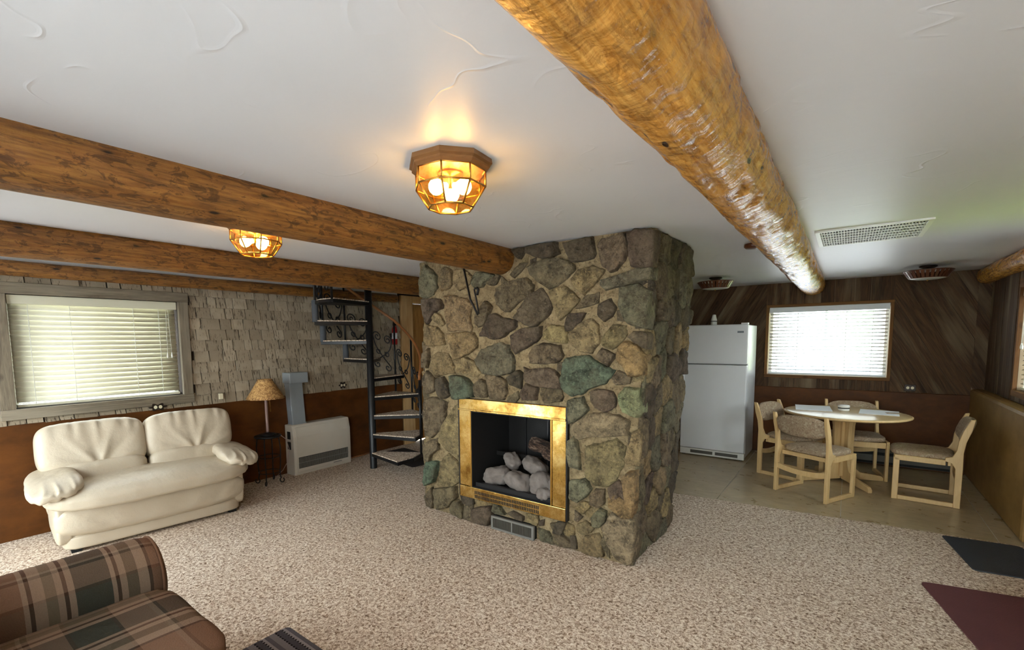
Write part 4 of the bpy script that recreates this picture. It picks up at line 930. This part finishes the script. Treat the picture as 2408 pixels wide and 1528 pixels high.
# ------------------------------------------------------------------ spiral stair
PX, PY = -4.539, 3.571
st = thing('spiral_staircase', 'black iron spiral staircase with carpeted treads and scroll railing', 'staircase', (PX, PY, 0))
MB().lathe([(.045, 0), (.042, .01), (.042, 3.2)], 20).build('pole', G['black_metal'], st, True)
BA = [30, 56, 83, 110, 141, 172, 207, 245, 283]      # baluster bearings, one per tread
TZ = [.20 + .2265 * k for k in range(9)]; RB = .60
carpet_m = G['carpet']
for k in range(9):
    a1 = rad(BA[k] + 3); a0 = rad(BA[k] - 43); z = TZ[k]
    P = [(.04 * cos(a0 - .9), .04 * sin(a0 - .9)), (RB * 1.03 * cos(a0), RB * 1.03 * sin(a0)), (RB * 1.02 * cos((a0 + a1) / 2), RB * 1.02 * sin((a0 + a1) / 2)), (RB * 1.03 * cos(a1), RB * 1.03 * sin(a1)), (.04 * cos(a1 + .9), .04 * sin(a1 + .9))]
    tr = MB().prism(P, 'z', z - .05, z - .012).build('tread', G['black_metal'], st, bevel=.003)
    Q = [(p[0] * .97, p[1] * .97) for p in P]; MB().prism(Q, 'z', z - .012, z).build('carpet_pad', carpet_m, tr)
pos = lambda k, z: Vector((RB * cos(rad(BA[k])), RB * sin(rad(BA[k])), z))
HR = .93
for k in range(9):
    top = TZ[k] + HR
    MB().tube([pos(k, TZ[k] - .05), pos(k, top)], .0125, 8).build('baluster', G['black_metal'], st, True)
    if 4 <= k <= 7: MB().lathe([(.033, TZ[k] - .02), (.036, TZ[k] - .01), (.036, TZ[k] + .215), (.03, TZ[k] + .225)], 16, (pos(k, 0).x, pos(k, 0).y, 0)).build('spacer_sleeve', G['sleeve'], st, True)
rail = []
for k in range(9):
    if k:
        for f in (.33, .66):
            a = rad(BA[k - 1] + (BA[k] - BA[k - 1]) * f); rail.append(Vector((RB * cos(a), RB * sin(a), TZ[k - 1] + (TZ[k] - TZ[k - 1]) * f + HR)))
    rail.append(pos(k, TZ[k] + HR))
MB().tube([rail[0] + Vector((0, 0, -.05))] + rail, .018, 10).build('handrail', G['handrail'], st, True)
def spiral(cx, cy, r0, r1, a0, turns, n=22): return [(cx + (r0 + (r1 - r0) * i / n) * cos(a0 + turns * 2 * pi * i / n), cy + (r0 + (r1 - r0) * i / n) * sin(a0 + turns * 2 * pi * i / n)) for i in range(n + 1)]
def scroll_curves(w, h):
    out = []
    for s_ in (1, -1):
        top = spiral(.26, .84, .03, .20, 0, 1.5); bot = spiral(.74, .14, .03, .17, 0, 1.25)
        # upper whorl sweeps down and across into the lower one
        mid = [(.10 + (.30) * (t * t) , .78 - .34 * t) for t in (0, .25, .5, .75, 1)] + [(.40 + .30 * t, .44 - .16 * t) for t in (.3, .6, .9)]
        up = [(x, .84 + (y - .84) * w / h) for x, y in top]; lo = [(x, .14 + (y - .14) * w / h) for x, y in bot]
        crv = up + mid[1:] + [(.86, .2)] + [(lo[-1 - i][0], lo[-1 - i][1]) for i in range(len(lo))][2:]
        out.append([(x if s_ > 0 else 1 - x, y) for x, y in crv])
        ring = [(.30 + .085 * cos(q), .47 + .085 * sin(q) * w / h) for q in [2 * pi * i / 14 for i in range(15)]]
        out.append([(x if s_ > 0 else 1 - x, y) for x, y in ring])
    return out
for k in range(8):
    A_, B_ = pos(k, 0), pos(k + 1, 0); m_ = MB(); h0 = .06; Hh = .52; w = (B_ - A_).length
    za, zb = TZ[k] + .12, TZ[k + 1] + .02
    for crv in scroll_curves(w, Hh):
        pts = []
        for x, y in crv:
            x = .06 + .88 * x; p = A_.lerp(B_, x); pts.append(Vector((p.x, p.y, (za * (1 - x) + zb * x) + .08 + y * Hh)))
        m_.tube(pts, .0075, 6)
    m_.build('scrollwork', G['iron'], st, True)

# ------------------------------------------------------------------ cream leather sofa
so = thing('leather_sofa', 'cream leather two seat sofa against the shingled wall below the window', 'sofa', (-5.04, 1.375, 0), rad(-5))
LE = G['leather']
def pw(name, c, s3, parent=so, mat=LE, p=4., wr=.006, freq=7, seed=0, deform=None, n=14, rot=None):
    o = pillow(*s3, n=n, p=p, wr=wr, freq=freq, seed=seed, deform=deform).build(name, mat, parent, smooth=True); o.location = c
    if rot: o.rotation_euler = rot
    return o
def gauss(d, w): return math.exp(-(d / w) ** 2)
def back_fold(v):
    # gathered top seam and slack folds fanning out from the lower middle
    y, z = v.y, v.z; f = 0.0
    g = max(0., (z + .02) / .22); f += .011 * g * g * math.sin(y * 62 + 3 * noise.noise(Vector((y * 8, 1, 0)))) * (.6 + .4 * noise.noise(Vector((y * 14, 3, 0))))
    for k, (a, w, am) in enumerate(((.35, .016, .014), (.85, .018, -.010), (1.25, .015, .012), (1.75, .02, -.010), (2.2, .016, .013), (2.65, .018, -.009))):
        d = (y - .02) * sin(a) - (z + .19) * cos(a); r_ = math.hypot(y - .02, z + .19)
        f += am * gauss(d, w + r_ * .05) * min(1, r_ / .08) * max(0, 1 - r_ / .42)
    if v.x > -.05: return (v.x + f, v.y, v.z - .25 * abs(f) * g)
    return (v.x, v.y, v.z)
def arm_fold(v):
    t_ = max(0, v.x / .33); return (v.x, v.y * (1 + .22 * t_), v.z - .03 * t_ ** 2 + .010 * t_ ** 3 * math.sin(v.y * 95 + 4 * noise.noise(Vector((v.y * 20, v.z * 20, 0)))))
def seat_fold(v):
    e = max(0, abs(v.y) / .69 - .75) * 4
    return (v.x + .006 * e * math.sin(v.y * 130), v.y, v.z + .022 * (1 - (v.y / .7) ** 2) - .035 * max(0, v.x / .315) ** 3 + .006 * noise.noise(Vector((v.x * 5, v.y * 3.5, 2))))
def front_fold(v):
    f = .005 * noise.noise(Vector((v.y * 5, v.z * 9, 4))); f += .008 * gauss((v.y - .50) - (v.z) * .9, .02) * gauss(v.z - .03, .1) - .006 * gauss((v.y + .42) + v.z * 1.2, .022)
    return (v.x + (f if v.x > 0 else 0), v.y, v.z)
pw('base', (.33, 0, .21), (.285, .60, .17), p=9, wr=.001)
pw('plinth', (.355, 0, .075), (.265, .61, .055), p=10, wr=.001)
pw('front_panel', (.545, 0, .24), (.12, .655, .135), p=3.6, wr=.003, seed=2, n=28, deform=front_fold)
pw('seat_cushion', (.44, 0, .405), (.325, .70, .088), p=3.4, wr=.004, freq=6, seed=3, n=32, deform=seat_fold)
for s_ in (-1, 1):
    pw('lumbar_cushion', (.235, s_ * .305, .505), (.10, .30, .105), p=3.8, wr=.005, freq=9, seed=5 + s_, rot=(0, rad(-12), 0), n=20)
    pw('back_cushion', (.14, s_ * .345, .715), (.125, .35, .205), p=4.6, wr=.006, freq=4, seed=8 + s_, n=44, rot=(0, rad(-13), 0), deform=back_fold)
    pw('side_panel', (.31, s_ * .595, .28), (.30, .055, .225), p=6, wr=.002, seed=12 + s_)
    pw('arm_pad', (.385, s_ * .625, .522), (.325, .15, .057), p=3.0, wr=.006, freq=8, seed=15 + s_, n=30, rot=(s_ * rad(-10), rad(4), 0), deform=arm_fold)
    pw('back_panel', (.03, s_ * .32, .45), (.05, .34, .34), p=6, wr=.002, seed=18)
    for x in (.10, .56): bx('foot', G['dark'], so, x - .03, x + .03, s_ * .54 - .03, s_ * .54 + .03, 0, .04)

# ------------------------------------------------------------------ plaid sofa in the foreground
ps = thing('plaid_sofa', 'plaid fabric sofa cut off at the lower left corner', 'sofa', (-2.55, .35, 0))
def arm(name, x, flip, parent):
    mb = MB(); prof = []; R_ = .165; cz = .49
    prof.append((.15, .10)); prof.append((.15, .40))
    for i in range(17):
        q = rad(-25 + 250 * i / 16); prof.append((R_ * cos(q), cz + R_ * sin(q)))
    prof.append((-.12, .30)); prof.append((-.12, .06))
    ys = [-.55, -.4, -.25, -.1, .0, .1, .2, .26, .31, .345, .365, .372]; scs = [1, 1, 1, 1, 1, 1, 1, 1, .99, .96, .90, .80]
    n = len(prof); vs = []; uv = []; s_ = 0; arc = [0]
    for i in range(1, n): s_ += math.hypot(prof[i][0] - prof[i - 1][0], prof[i][1] - prof[i - 1][1]); arc.append(s_)
    for y, k in zip(ys, scs):
        for (px_, pz_), a in zip(prof, arc):
            vs.append((x + flip * px_ * k, y, cz - .1 + (pz_ - cz + .1) * k)); uv.append((y * 1.55 + .30, a * 1.5 + .1))
    m = len(ys); fs = []
    for j in range(m - 1):
        for i in range(n - 1): fs.append((j * n + i, j * n + i + 1, (j + 1) * n + i + 1, (j + 1) * n + i))
    vs.append((x, .376, cz - .05)); uv.append((.9, .5)); c = len(vs) - 1
    for i in range(n - 1): fs.append(((m - 1) * n + i, (m - 1) * n + i + 1, c))
    mb.add(vs, fs); mb.uv = uv; o = mb.build(name, G['plaid'], parent, smooth=True)
    pip = [Vector((x + flip * p[0] * .975, .35, cz - .1 + (p[1] - cz + .1) * .965)) for p in prof]; MB().tube(pip, .0055, 6).build('piping', G['plaid'], o, True)
    return o
arm('arm', 0, -1, ps)
arm('arm', 1.62, 1, ps)
def plaid_pillow(name, c, s3, su, sv, p=4, seed=0, ou=0, ov=0):
    mb = pillow(*s3, n=12, p=p, wr=.004, freq=5, seed=seed); mb.uv = [(v[0] * su + ou, (v[1] + v[2]) * sv + ov) for v in mb.v]
    o = mb.build(name, G['plaid'], ps, smooth=True); o.location = c; return o
plaid_pillow('seat_cushion', (.475, -.02, .40), (.345, .385, .075), 1.3, 1.6, 9, 3, .62, .2)
plaid_pillow('seat_cushion', (1.155, -.02, .40), (.345, .385, .075), 1.3, 1.6, 9, 4, .62, .2)
plaid_pillow('back_cushion', (.475, -.47, .62), (.345, .11, .24), 1.3, 1.6, 4, 5)
plaid_pillow('back_cushion', (1.155, -.47, .62), (.345, .11, .24), 1.3, 1.6, 4, 6)
mb = MB().box(.12, 1.5, -.6, .33, .07, .32); mb.uv = [(v[0] * 1.3, v[2] * 1.5) for v in mb.v]; mb.build('seat_base', G['plaid'], ps)
mb = MB().box(-.1, 1.72, -.72, -.56, .07, .82); mb.uv = [(v[0] * 1.3, v[2] * 1.5) for v in mb.v]; mb.build('back_frame', G['plaid'], ps, bevel=.03)
for x in (-.02, 1.64):
    for y in (-.65, .28): bx('foot', G['dark'], ps, x - .03, x + .03, y - .03, y + .03, 0, .075)
# ------------------------------------------------------------------ lamp table and lamp
tb = thing('iron_lamp_table', 'small dark iron table with scrolled feet beside the white sofa', 'table', (-4.985, 2.51, 0))
MB().lathe([(.13, .515), (.137, .52), (.137, .532), (.12, .538)], 28).build('table_top', G['iron'], tb, True)
for k in range(4):
    a = rad(45 + 90 * k); d = Vector((cos(a), sin(a), 0))
    pts = [d * .11 + Vector((0, 0, .515)), d * .125 + Vector((0, 0, .40)), d * .118 + Vector((0, 0, .22)), d * .108 + Vector((0, 0, .10)), d * .118 + Vector((0, 0, .06))]
    pts += [d * (.128 - .022 * cos(q)) + Vector((0, 0, .032 - .024 * sin(q))) for q in [i * pi / 6 for i in range(-1, 9)]]
    MB().tube(pts, .006, 7).build('leg', G['iron'], tb, True)
for z in (.13, .30): MB().tube([(.108 * cos(2 * pi * i / 20), .108 * sin(2 * pi * i / 20), z) for i in range(21)], .004, 6).build('stretcher_ring', G['iron'], tb, True)
lp = thing('table_lamp', 'table lamp with patterned tan cone shade on the small iron table', 'lamp', (-4.985, 2.51, .5385))
MB().lathe([(.085, 0), (.082, .012), (.04, .02), (.018, .03)], 24).build('base', G['iron'], lp, True)
MB().lathe([(.014, .03), (.015, .05), (.0135, .43)], 16).build('pole', G['lamp_pole'], lp, True)
mb = MB(); n = 40; vs = []; fs = []
for r, z, sc_ in ((.191, .40, 1), (.189, .408, 0), (.13, .505, 0), (.074, .60, 0), (.072, .607, 1)):
    for k in range(n):
        q = 2 * pi * k / n; w = (.0025 * (k % 2) if sc_ else 0); vs.append(((r + w) * cos(q), (r + w) * sin(q), z + (w * 1.4 if sc_ else 0)))
for i in range(4):
    for k in range(n): fs.append((i * n + k, i * n + (k + 1) % n, (i + 1) * n + (k + 1) % n, (i + 1) * n + k))
sh = mb.add(vs, fs).build('shade', G['shade'], lp, True); sh.modifiers.new('thickness', 'SOLIDIFY').thickness = .003
stp = MB()
for r, z in ((.1885, .412), (.0745, .597)):
    for k in range(36): q = 2 * pi * k / 36; stp.tube([((r + .002) * cos(q), (r + .002) * sin(q), z - .006), ((r + .0025) * cos(q + .06), (r + .0025) * sin(q + .06), z + .006)], .0016, 4)
stp.build('lacing', G['outlet_plate'], sh)['kind'] = 'stuff'
MB().tube([(.02, .03, .41), (.021, .034, .27)], .0018, 6).build('pull_chain', G['lamp_brass'], lp, True)
MB().lathe([(.003, .0), (.006, -.01), (.002, -.018)], 8, (.021, .034, .27)).build('pull_knob', G['lamp_brass'], lp, True)
cbl = MB().tube([(-4.90, 2.60, .535), (-4.885, 2.66, .48), (-4.90, 2.70, .36), (-4.95, 2.70, .2), (-5.02, 2.68, .1), (-5.12, 2.66, .02), (-5.175, 2.66, .008)], .0035, 6).build('lamp_cord', G['lamp_pole'], None, True); tag(cbl, 'thin pale lamp cord hanging down beside the iron table', 'cord')

# ------------------------------------------------------------------ wall furnace
ht = thing('wall_heater', 'beige gas wall heater with dark louvre strip beside the lamp table', 'heater', (-5.185, 3.2, 0))
MB().prism([(0, 0), (.178, 0), (.182, .02), (.182, .45), (.155, .575), (.14, .585), (0, .585)], 'y', -.385, .385).build('cabinet', G['beige_metal'], ht, bevel=.008)
MB().prism([(.182, .035), (.188, .04), (.188, .45), (.166, .555), (.155, .56), (.17, .45)], 'y', -.352, .352).build('front_panel', G['beige_metal'], ht, bevel=.004)
bx('louvre_recess', G['dark'], ht, .187, .190, -.335, .335, .078, .208)
m_ = MB()
for i in range(46): a = -.33 + i * .0145; m_.hexa([(.189, a, .082), (.196, a, .082), (.196, a + .006, .082), (.189, a + .006, .082)], [(.189, a, .204), (.196, a, .204), (.196, a + .006, .204), (.189, a + .006, .204)])
m_.build('louvres', G['louver_grey'], ht, fix=False)['kind'] = 'stuff'
bx('louvre_bar', G['grey_plastic'], ht, .19, .197, -.335, .335, .139, .146); bx('badge', G['grey_plastic'], ht, .1885, .1895, .12, .24, .05, .06)
for z in (.42, .30): bx('side_slot', G['dark'], ht, .05, .12, -.3865, -.385, z, z + .09)
fl = thing('heater_flue', 'pale grey metal flue duct rising from the wall heater', 'duct', (-5.185, 2.94, .585))
MB().hexa([(0, -.08, 0), (.105, -.08, 0), (.105, .085, 0), (0, .085, 0)], [(0, -.105, .49), (.105, -.105, .49), (.105, .06, .49), (0, .06, .49)]).build('duct', G['galv'], fl, bevel=.004)
bx('duct_collar', G['galv'], fl, 0, .11, -.083, .088, 0, .012)
bx('flue_box', G['galv'], fl, 0, .165, -.125, .10, .487, .607, .004)
gp = MB().tube([(-5.15, 3.6, .012), (-5.15, 3.9, .012), (-5.17, 4.05, .02)], .009, 8).build('gas_pipe', G['handrail'], None, True); tag(gp, 'copper coloured pipe along the floor behind the stair pole', 'pipe')

# ------------------------------------------------------------------ refrigerator and things on it
fr = thing('refrigerator', 'white top freezer refrigerator in front of the plank wall', 'refrigerator', (-1.35, 6.41, 0))
EN = G['enamel']; hw = .382
bx('body', EN, fr, -hw, hw, .075, .66, .03, 1.69, .008)
d_ = bx('freezer_door', EN, fr, -hw, hw, .0, .07, 1.208, 1.70, .014)
bx('badge', G['badge'], d_, .265, .335, -.003, 0, 1.595, 1.617, .001)
d2_ = bx('fridge_door', EN, fr, -hw, hw, .0, .07, .10, 1.198, .014)
for p_, z0, z1 in ((d_, 1.25, 1.60), (d2_, .78, 1.16)):
    MB().tube([(-.345, .005, z0), (-.345, -.035, z0 + .03), (-.345, -.042, (z0 + z1) / 2), (-.345, -.035, z1 - .03), (-.345, .005, z1)], .013, 10).build('handle', EN, p_, True)
bx('door_gasket', G['grey_plastic'], fr, -hw + .01, hw - .01, .068, .078, .11, 1.69)
kp = bx('kick_plate', G['white_plastic'], fr, -hw, hw, .02, .07, .012, .094, .006)
for a, b in ((-.25, .02), (.05, .31)): bx('vent_slot', G['louver'], kp, a, b, .017, .021, .035, .075, .002)
bx('hinge_cap', EN, fr, .30, .375, .01, .09, 1.70, 1.718, .004); bx('floor_foot', G['dark'], fr, .32, .36, .05, .1, 0, .03); bx('floor_foot', G['dark'], fr, -.36, -.32, .05, .1, 0, .03); bx('floor_foot', G['dark'], fr, .32, .36, .58, .63, 0, .03); bx('floor_foot', G['dark'], fr, -.36, -.32, .58, .63, 0, .03)
af = thing('air_freshener', 'small white tapered air freshener standing on the refrigerator', 'air freshener', (-1.39, 6.58, 1.691))
MB().lathe([(.030, 0), (.036, .01), (.036, .05), (.03, .055)], 20).build('base', G['white_plastic'], af, True); MB().lathe([(.034, .055), (.036, .062)], 20).build('gap_ring', G['dark'], af, True); MB().lathe([(.036, .062), (.034, .08), (.024, .12), (.02, .142), (.004, .146)], 20).build('cap', G['white_plastic'], af, True)

# ------------------------------------------------------------------ dining set
ASH, FLO = G['ash'], G['floral']
def make_chair(loc, ang, label):
    # local: y forward, x to the chair's left/right, origin on the floor under the seat middle
    t = thing('dining_chair', label, 'chair', loc, ang, 'light wood dining chairs'); W = .25
    rear = [(-.235, 0), (-.19, 0), (-.188, .355), (-.165, .40), (-.12, .415), (-.12, .445), (-.165, .46), (-.19, .52), (-.197, .60), (-.222, .70), (-.262, .80), (-.292, .805), (-.275, .70), (-.246, .60), (-.234, .50), (-.236, .38)]
    for s_ in (-1, 1):
        a, b = sorted((s_ * W, s_ * (W - .028)))
        MB().prism(rear, 'x', a, b).build('rear_post', ASH, t, bevel=.004)
        bx('front_leg', ASH, t, a, b, .185, .23, 0, .40, .005); bx('runner', ASH, t, a, b, -.19, .185, .002, .042, .005); bx('seat_rail', ASH, t, a, b, -.125, .225, .375, .425, .005)
    m_ = MB(); N_ = 10; vs = []
    for i in range(N_ + 1):
        x = -W + .028 + (2 * W - .056) * i / N_; dz = -.025 * (1 - (2 * i / N_ - 1) ** 2)
        vs += [(x, -.225, .235 + dz), (x, -.203, .235 + dz), (x, -.203, .285 + dz), (x, -.225, .285 + dz)]
    fs = [(4 * i + a, 4 * i + (a + 1) % 4, 4 * i + 4 + (a + 1) % 4, 4 * i + 4 + a) for i in range(N_) for a in range(4)]
    m_.add(vs, fs).build('rear_stretcher', ASH, t)
    bx('seat_apron', ASH, t, -W + .028, W - .028, .195, .215, .35, .41, .003); bx('seat_apron', ASH, t, -W + .028, W - .028, -.16, -.14, .37, .41, .003)
    o = pillow(.232, .225, .034, n=10, p=4, wr=.003, freq=9, seed=2).build('seat_cushion', FLO, t, True); o.location = (0, .035, .442)
    o = pillow(.236, .034, .098, n=10, p=3.4, wr=.002, freq=9, seed=3, deform=lambda v: (v.x, v.y - .03 * (1 - (v.x / .236) ** 2), v.z + .018 * (1 - (v.x / .236) ** 2) * (v.z > 0))).build('back_cushion', FLO, t, True); o.location = (0, -.232, .69); o.rotation_euler = (rad(18), 0, 0)
    return t
fac = lambda vx, vy: math.atan2(vy, vx) - pi / 2
make_chair((-.215, 5.515, 0), fac(.45, .893), 'light wood dining chair nearest, turned with its back to the room')
make_chair((-.46, 6.14, 0), fac(.93, -.37), 'light wood dining chair between the table and the refrigerator')
make_chair((.105, 6.56, 0), fac(.19, -.98), 'light wood dining chair behind the table under the window')
make_chair((.632, 6.00, 0), fac(-1, .065), 'light wood dining chair standing alone by the right wall')
dt = thing('dining_table', 'round light wood pedestal dining table', 'table', (.0, 6.17, 0))
MB().lathe([(.50, .712), (.53, .716), (.541, .726), (.538, .738), (.52, .742), (.002, .742)], 64).build('table_top', G['tabletop'], dt, True)
MB().lathe([(.533, .719), (.544, .724), (.545, .734), (.535, .739)], 64).build('edge_band', ASH, dt, True)
for k in range(4):
    a = rad(214 + 90 * k); o = MB().prism([(.02, .06), (.02, .69), (.12, .69), (.105, .60), (.10, .40), (.105, .22), (.13, .14), (.18, .095), (.40, .055), (.42, .03), (.42, .0), (.02, .03)], 'y', -.018, .018).build('pedestal_leg', ASH, dt, bevel=.004); o.rotation_euler = (0, 0, a)
bx('column', ASH, dt, -.045, .045, -.045, .045, .06, .69, .004).rotation_euler = (0, 0, rad(34)); bx('top_cleat', ASH, dt, -.28, .28, -.03, .03, .69, .712).rotation_euler = (0, 0, rad(34))
def mat_on(name, label, cx, cy, w, d, rz):
    o = bx(name, G['paper'], None, -w / 2, w / 2, -d / 2, d / 2, 0, .003); o.location = (cx, cy, .742); o.rotation_euler = (0, 0, rz); tag(o, label, 'placemat', 'white placemats on the round table'); return o
mat_on('placemat', 'white paper placemat on the table towards the refrigerator', -.285, 6.34, .33, .42, rad(5))
pm = mat_on('placemat', 'white paper placemat on the table towards the right wall', .285, 6.31, .32, .36, rad(-3))
ph_ = bx('place_card', G['floral'], None, -.055, .055, -.03, .03, 0, .004); ph_.location = (.395, 6.29, .7452); ph_.rotation_euler = (0, 0, .2); tag(ph_, 'small brown printed card lying on the right placemat', 'card')
jr = thing('candle_jar', 'small white lidded jar with dark band on the round table', 'jar', (-.01, 6.27, .742))
MB().lathe([(.046, 0), (.05, .006), (.05, .026)], 24).build('jar', G['white_plastic'], jr, True); MB().lathe([(.0505, .026), (.0505, .036)], 24).build('dark_band', G['dark'], jr, True); MB().lathe([(.05, .036), (.053, .04), (.053, .056), (.046, .062)], 24).build('lid', G['white_plastic'], jr, True)

# electric baseboard heater on the back wall
bh = thing('baseboard_heater', 'long low brown electric baseboard heater under the kitchen window', 'heater', (.28, 7.17, 0))
MB().prism([(-.075, .03), (-.075, .17), (-.06, .205), (0, .205), (0, .03)], 'x', -.72, .72).build('casing', G['louver'], bh, bevel=.003)
bx('upper_slot', G['dark'], bh, -.70, .70, -.077, -.073, .135, .17); bx('lower_slot', G['dark'], bh, -.70, .70, -.077, -.073, .035, .06)
for x in (-.72, .72): bx('end_cap', G['louver'], bh, x - .02, x + .02, -.08, 0, 0, .21, .003)

# ------------------------------------------------------------------ floor mats
def rugf(name, mat, label, corner, ang, w, d, hgt, r=.03):
    P = []
    for (cx, cy, q0) in ((r, -d + r, 180), (w - r, -d + r, 270), (w - r, -r, 0), (r, -r, 90)):
        for i in range(5): q = rad(q0 + 22.5 * i); P.append((cx + r * cos(q), cy + r * sin(q)))
    o = MB().prism(P, 'z', 0, hgt).build(name, mat, None, bevel=.002); o.location = (corner[0], corner[1], .002); o.rotation_euler = (0, 0, rad(ang)); return tag(o, label, 'mat')
rugf('door_mat', G['mat_grey'], 'charcoal door mat half on carpet, half on vinyl at the right', (.632, 4.875), 8, .43, .62, .008)
rugf('door_mat', G['mat_red'], 'maroon mat on the carpet at the lower right corner', (.42, 3.865), 12.5, .60, .95, .008, .04)
rugf('striped_rug', G['rug'], 'grey striped woven rug in front of the plaid sofa', (-2.352, 1.24), 0, .75, .45, .008)
o = rugf('floor_rug', G['mat_dark'], 'dark brown rug on the floor behind the spiral stair', (-5.02, 4.50), -8, .95, .52, .006)

# ------------------------------------------------------------------ small wall things
def outlet(loc, rz, label, w=.10, h=.075, ornate=False):
    t = thing('power_outlet', label, 'outlet', loc, rz)      # local: x out of the wall, y along it
    if ornate:
        P = [((w / 2 + .012 * cos(6 * q)) * cos(q), (h / 2 + .01 * cos(6 * q)) * sin(q)) for q in [2 * pi * i / 48 for i in range(48)]]; MB().prism(P, 'x', 0, .006).build('cover_plate', G['outlet_plate'], t)
    else: bx('cover_plate', G['outlet_plate'], t, 0, .006, -w / 2, w / 2, -h / 2, h / 2, .003)
    for s_ in (-1, 1): MB().prism([(s_ * .02 + .0145 * cos(q), .0165 * sin(q)) for q in [2 * pi * i / 16 for i in range(16)]], 'x', .006, .009).build('socket', G['ivory'], t)
    return t
outlet((-5.178, 1.57, .945), 0, 'ornate dark outlet just above the white sofa back', .13, .06, True)
outlet((-5.178, 3.62, .98), 0, 'dark double outlet on the shingles right of the heater flue', .10, .075, True)
outlet((.585, 7.194, .94), -pi / 2, 'dark outlet on the diagonal planks above the dining table')
o = bx('thermostat', G['ivory'], None, 0, .022, -.02, .02, -.03, .03, .003); o.location = (-5.185, 2.135, .99); tag(o, 'small square ivory switch box on the shingles left of the lamp', 'switch')
ex_ = thing('fire_extinguisher', 'red fire extinguisher with white label hung beside the door', 'fire extinguisher', (-5.12, 4.47, 1.49))
MB().lathe([(.034, 0), (.038, .01), (.038, .21), (.03, .24), (.016, .255), (.014, .27)], 20).build('cylinder', G['red'], ex_, True); MB().lathe([(.0385, .08), (.0385, .165)], 20).build('label', G['paper'], ex_, True)
bx('valve', G['black_metal'], ex_, -.018, .018, -.018, .018, .268, .30, .003); bx('lever', G['black_metal'], ex_, -.01, .07, -.008, .008, .30, .312, .002); bx('wall_bracket', G['black_metal'], ex_, -.09, -.04, -.02, .02, .1, .16)
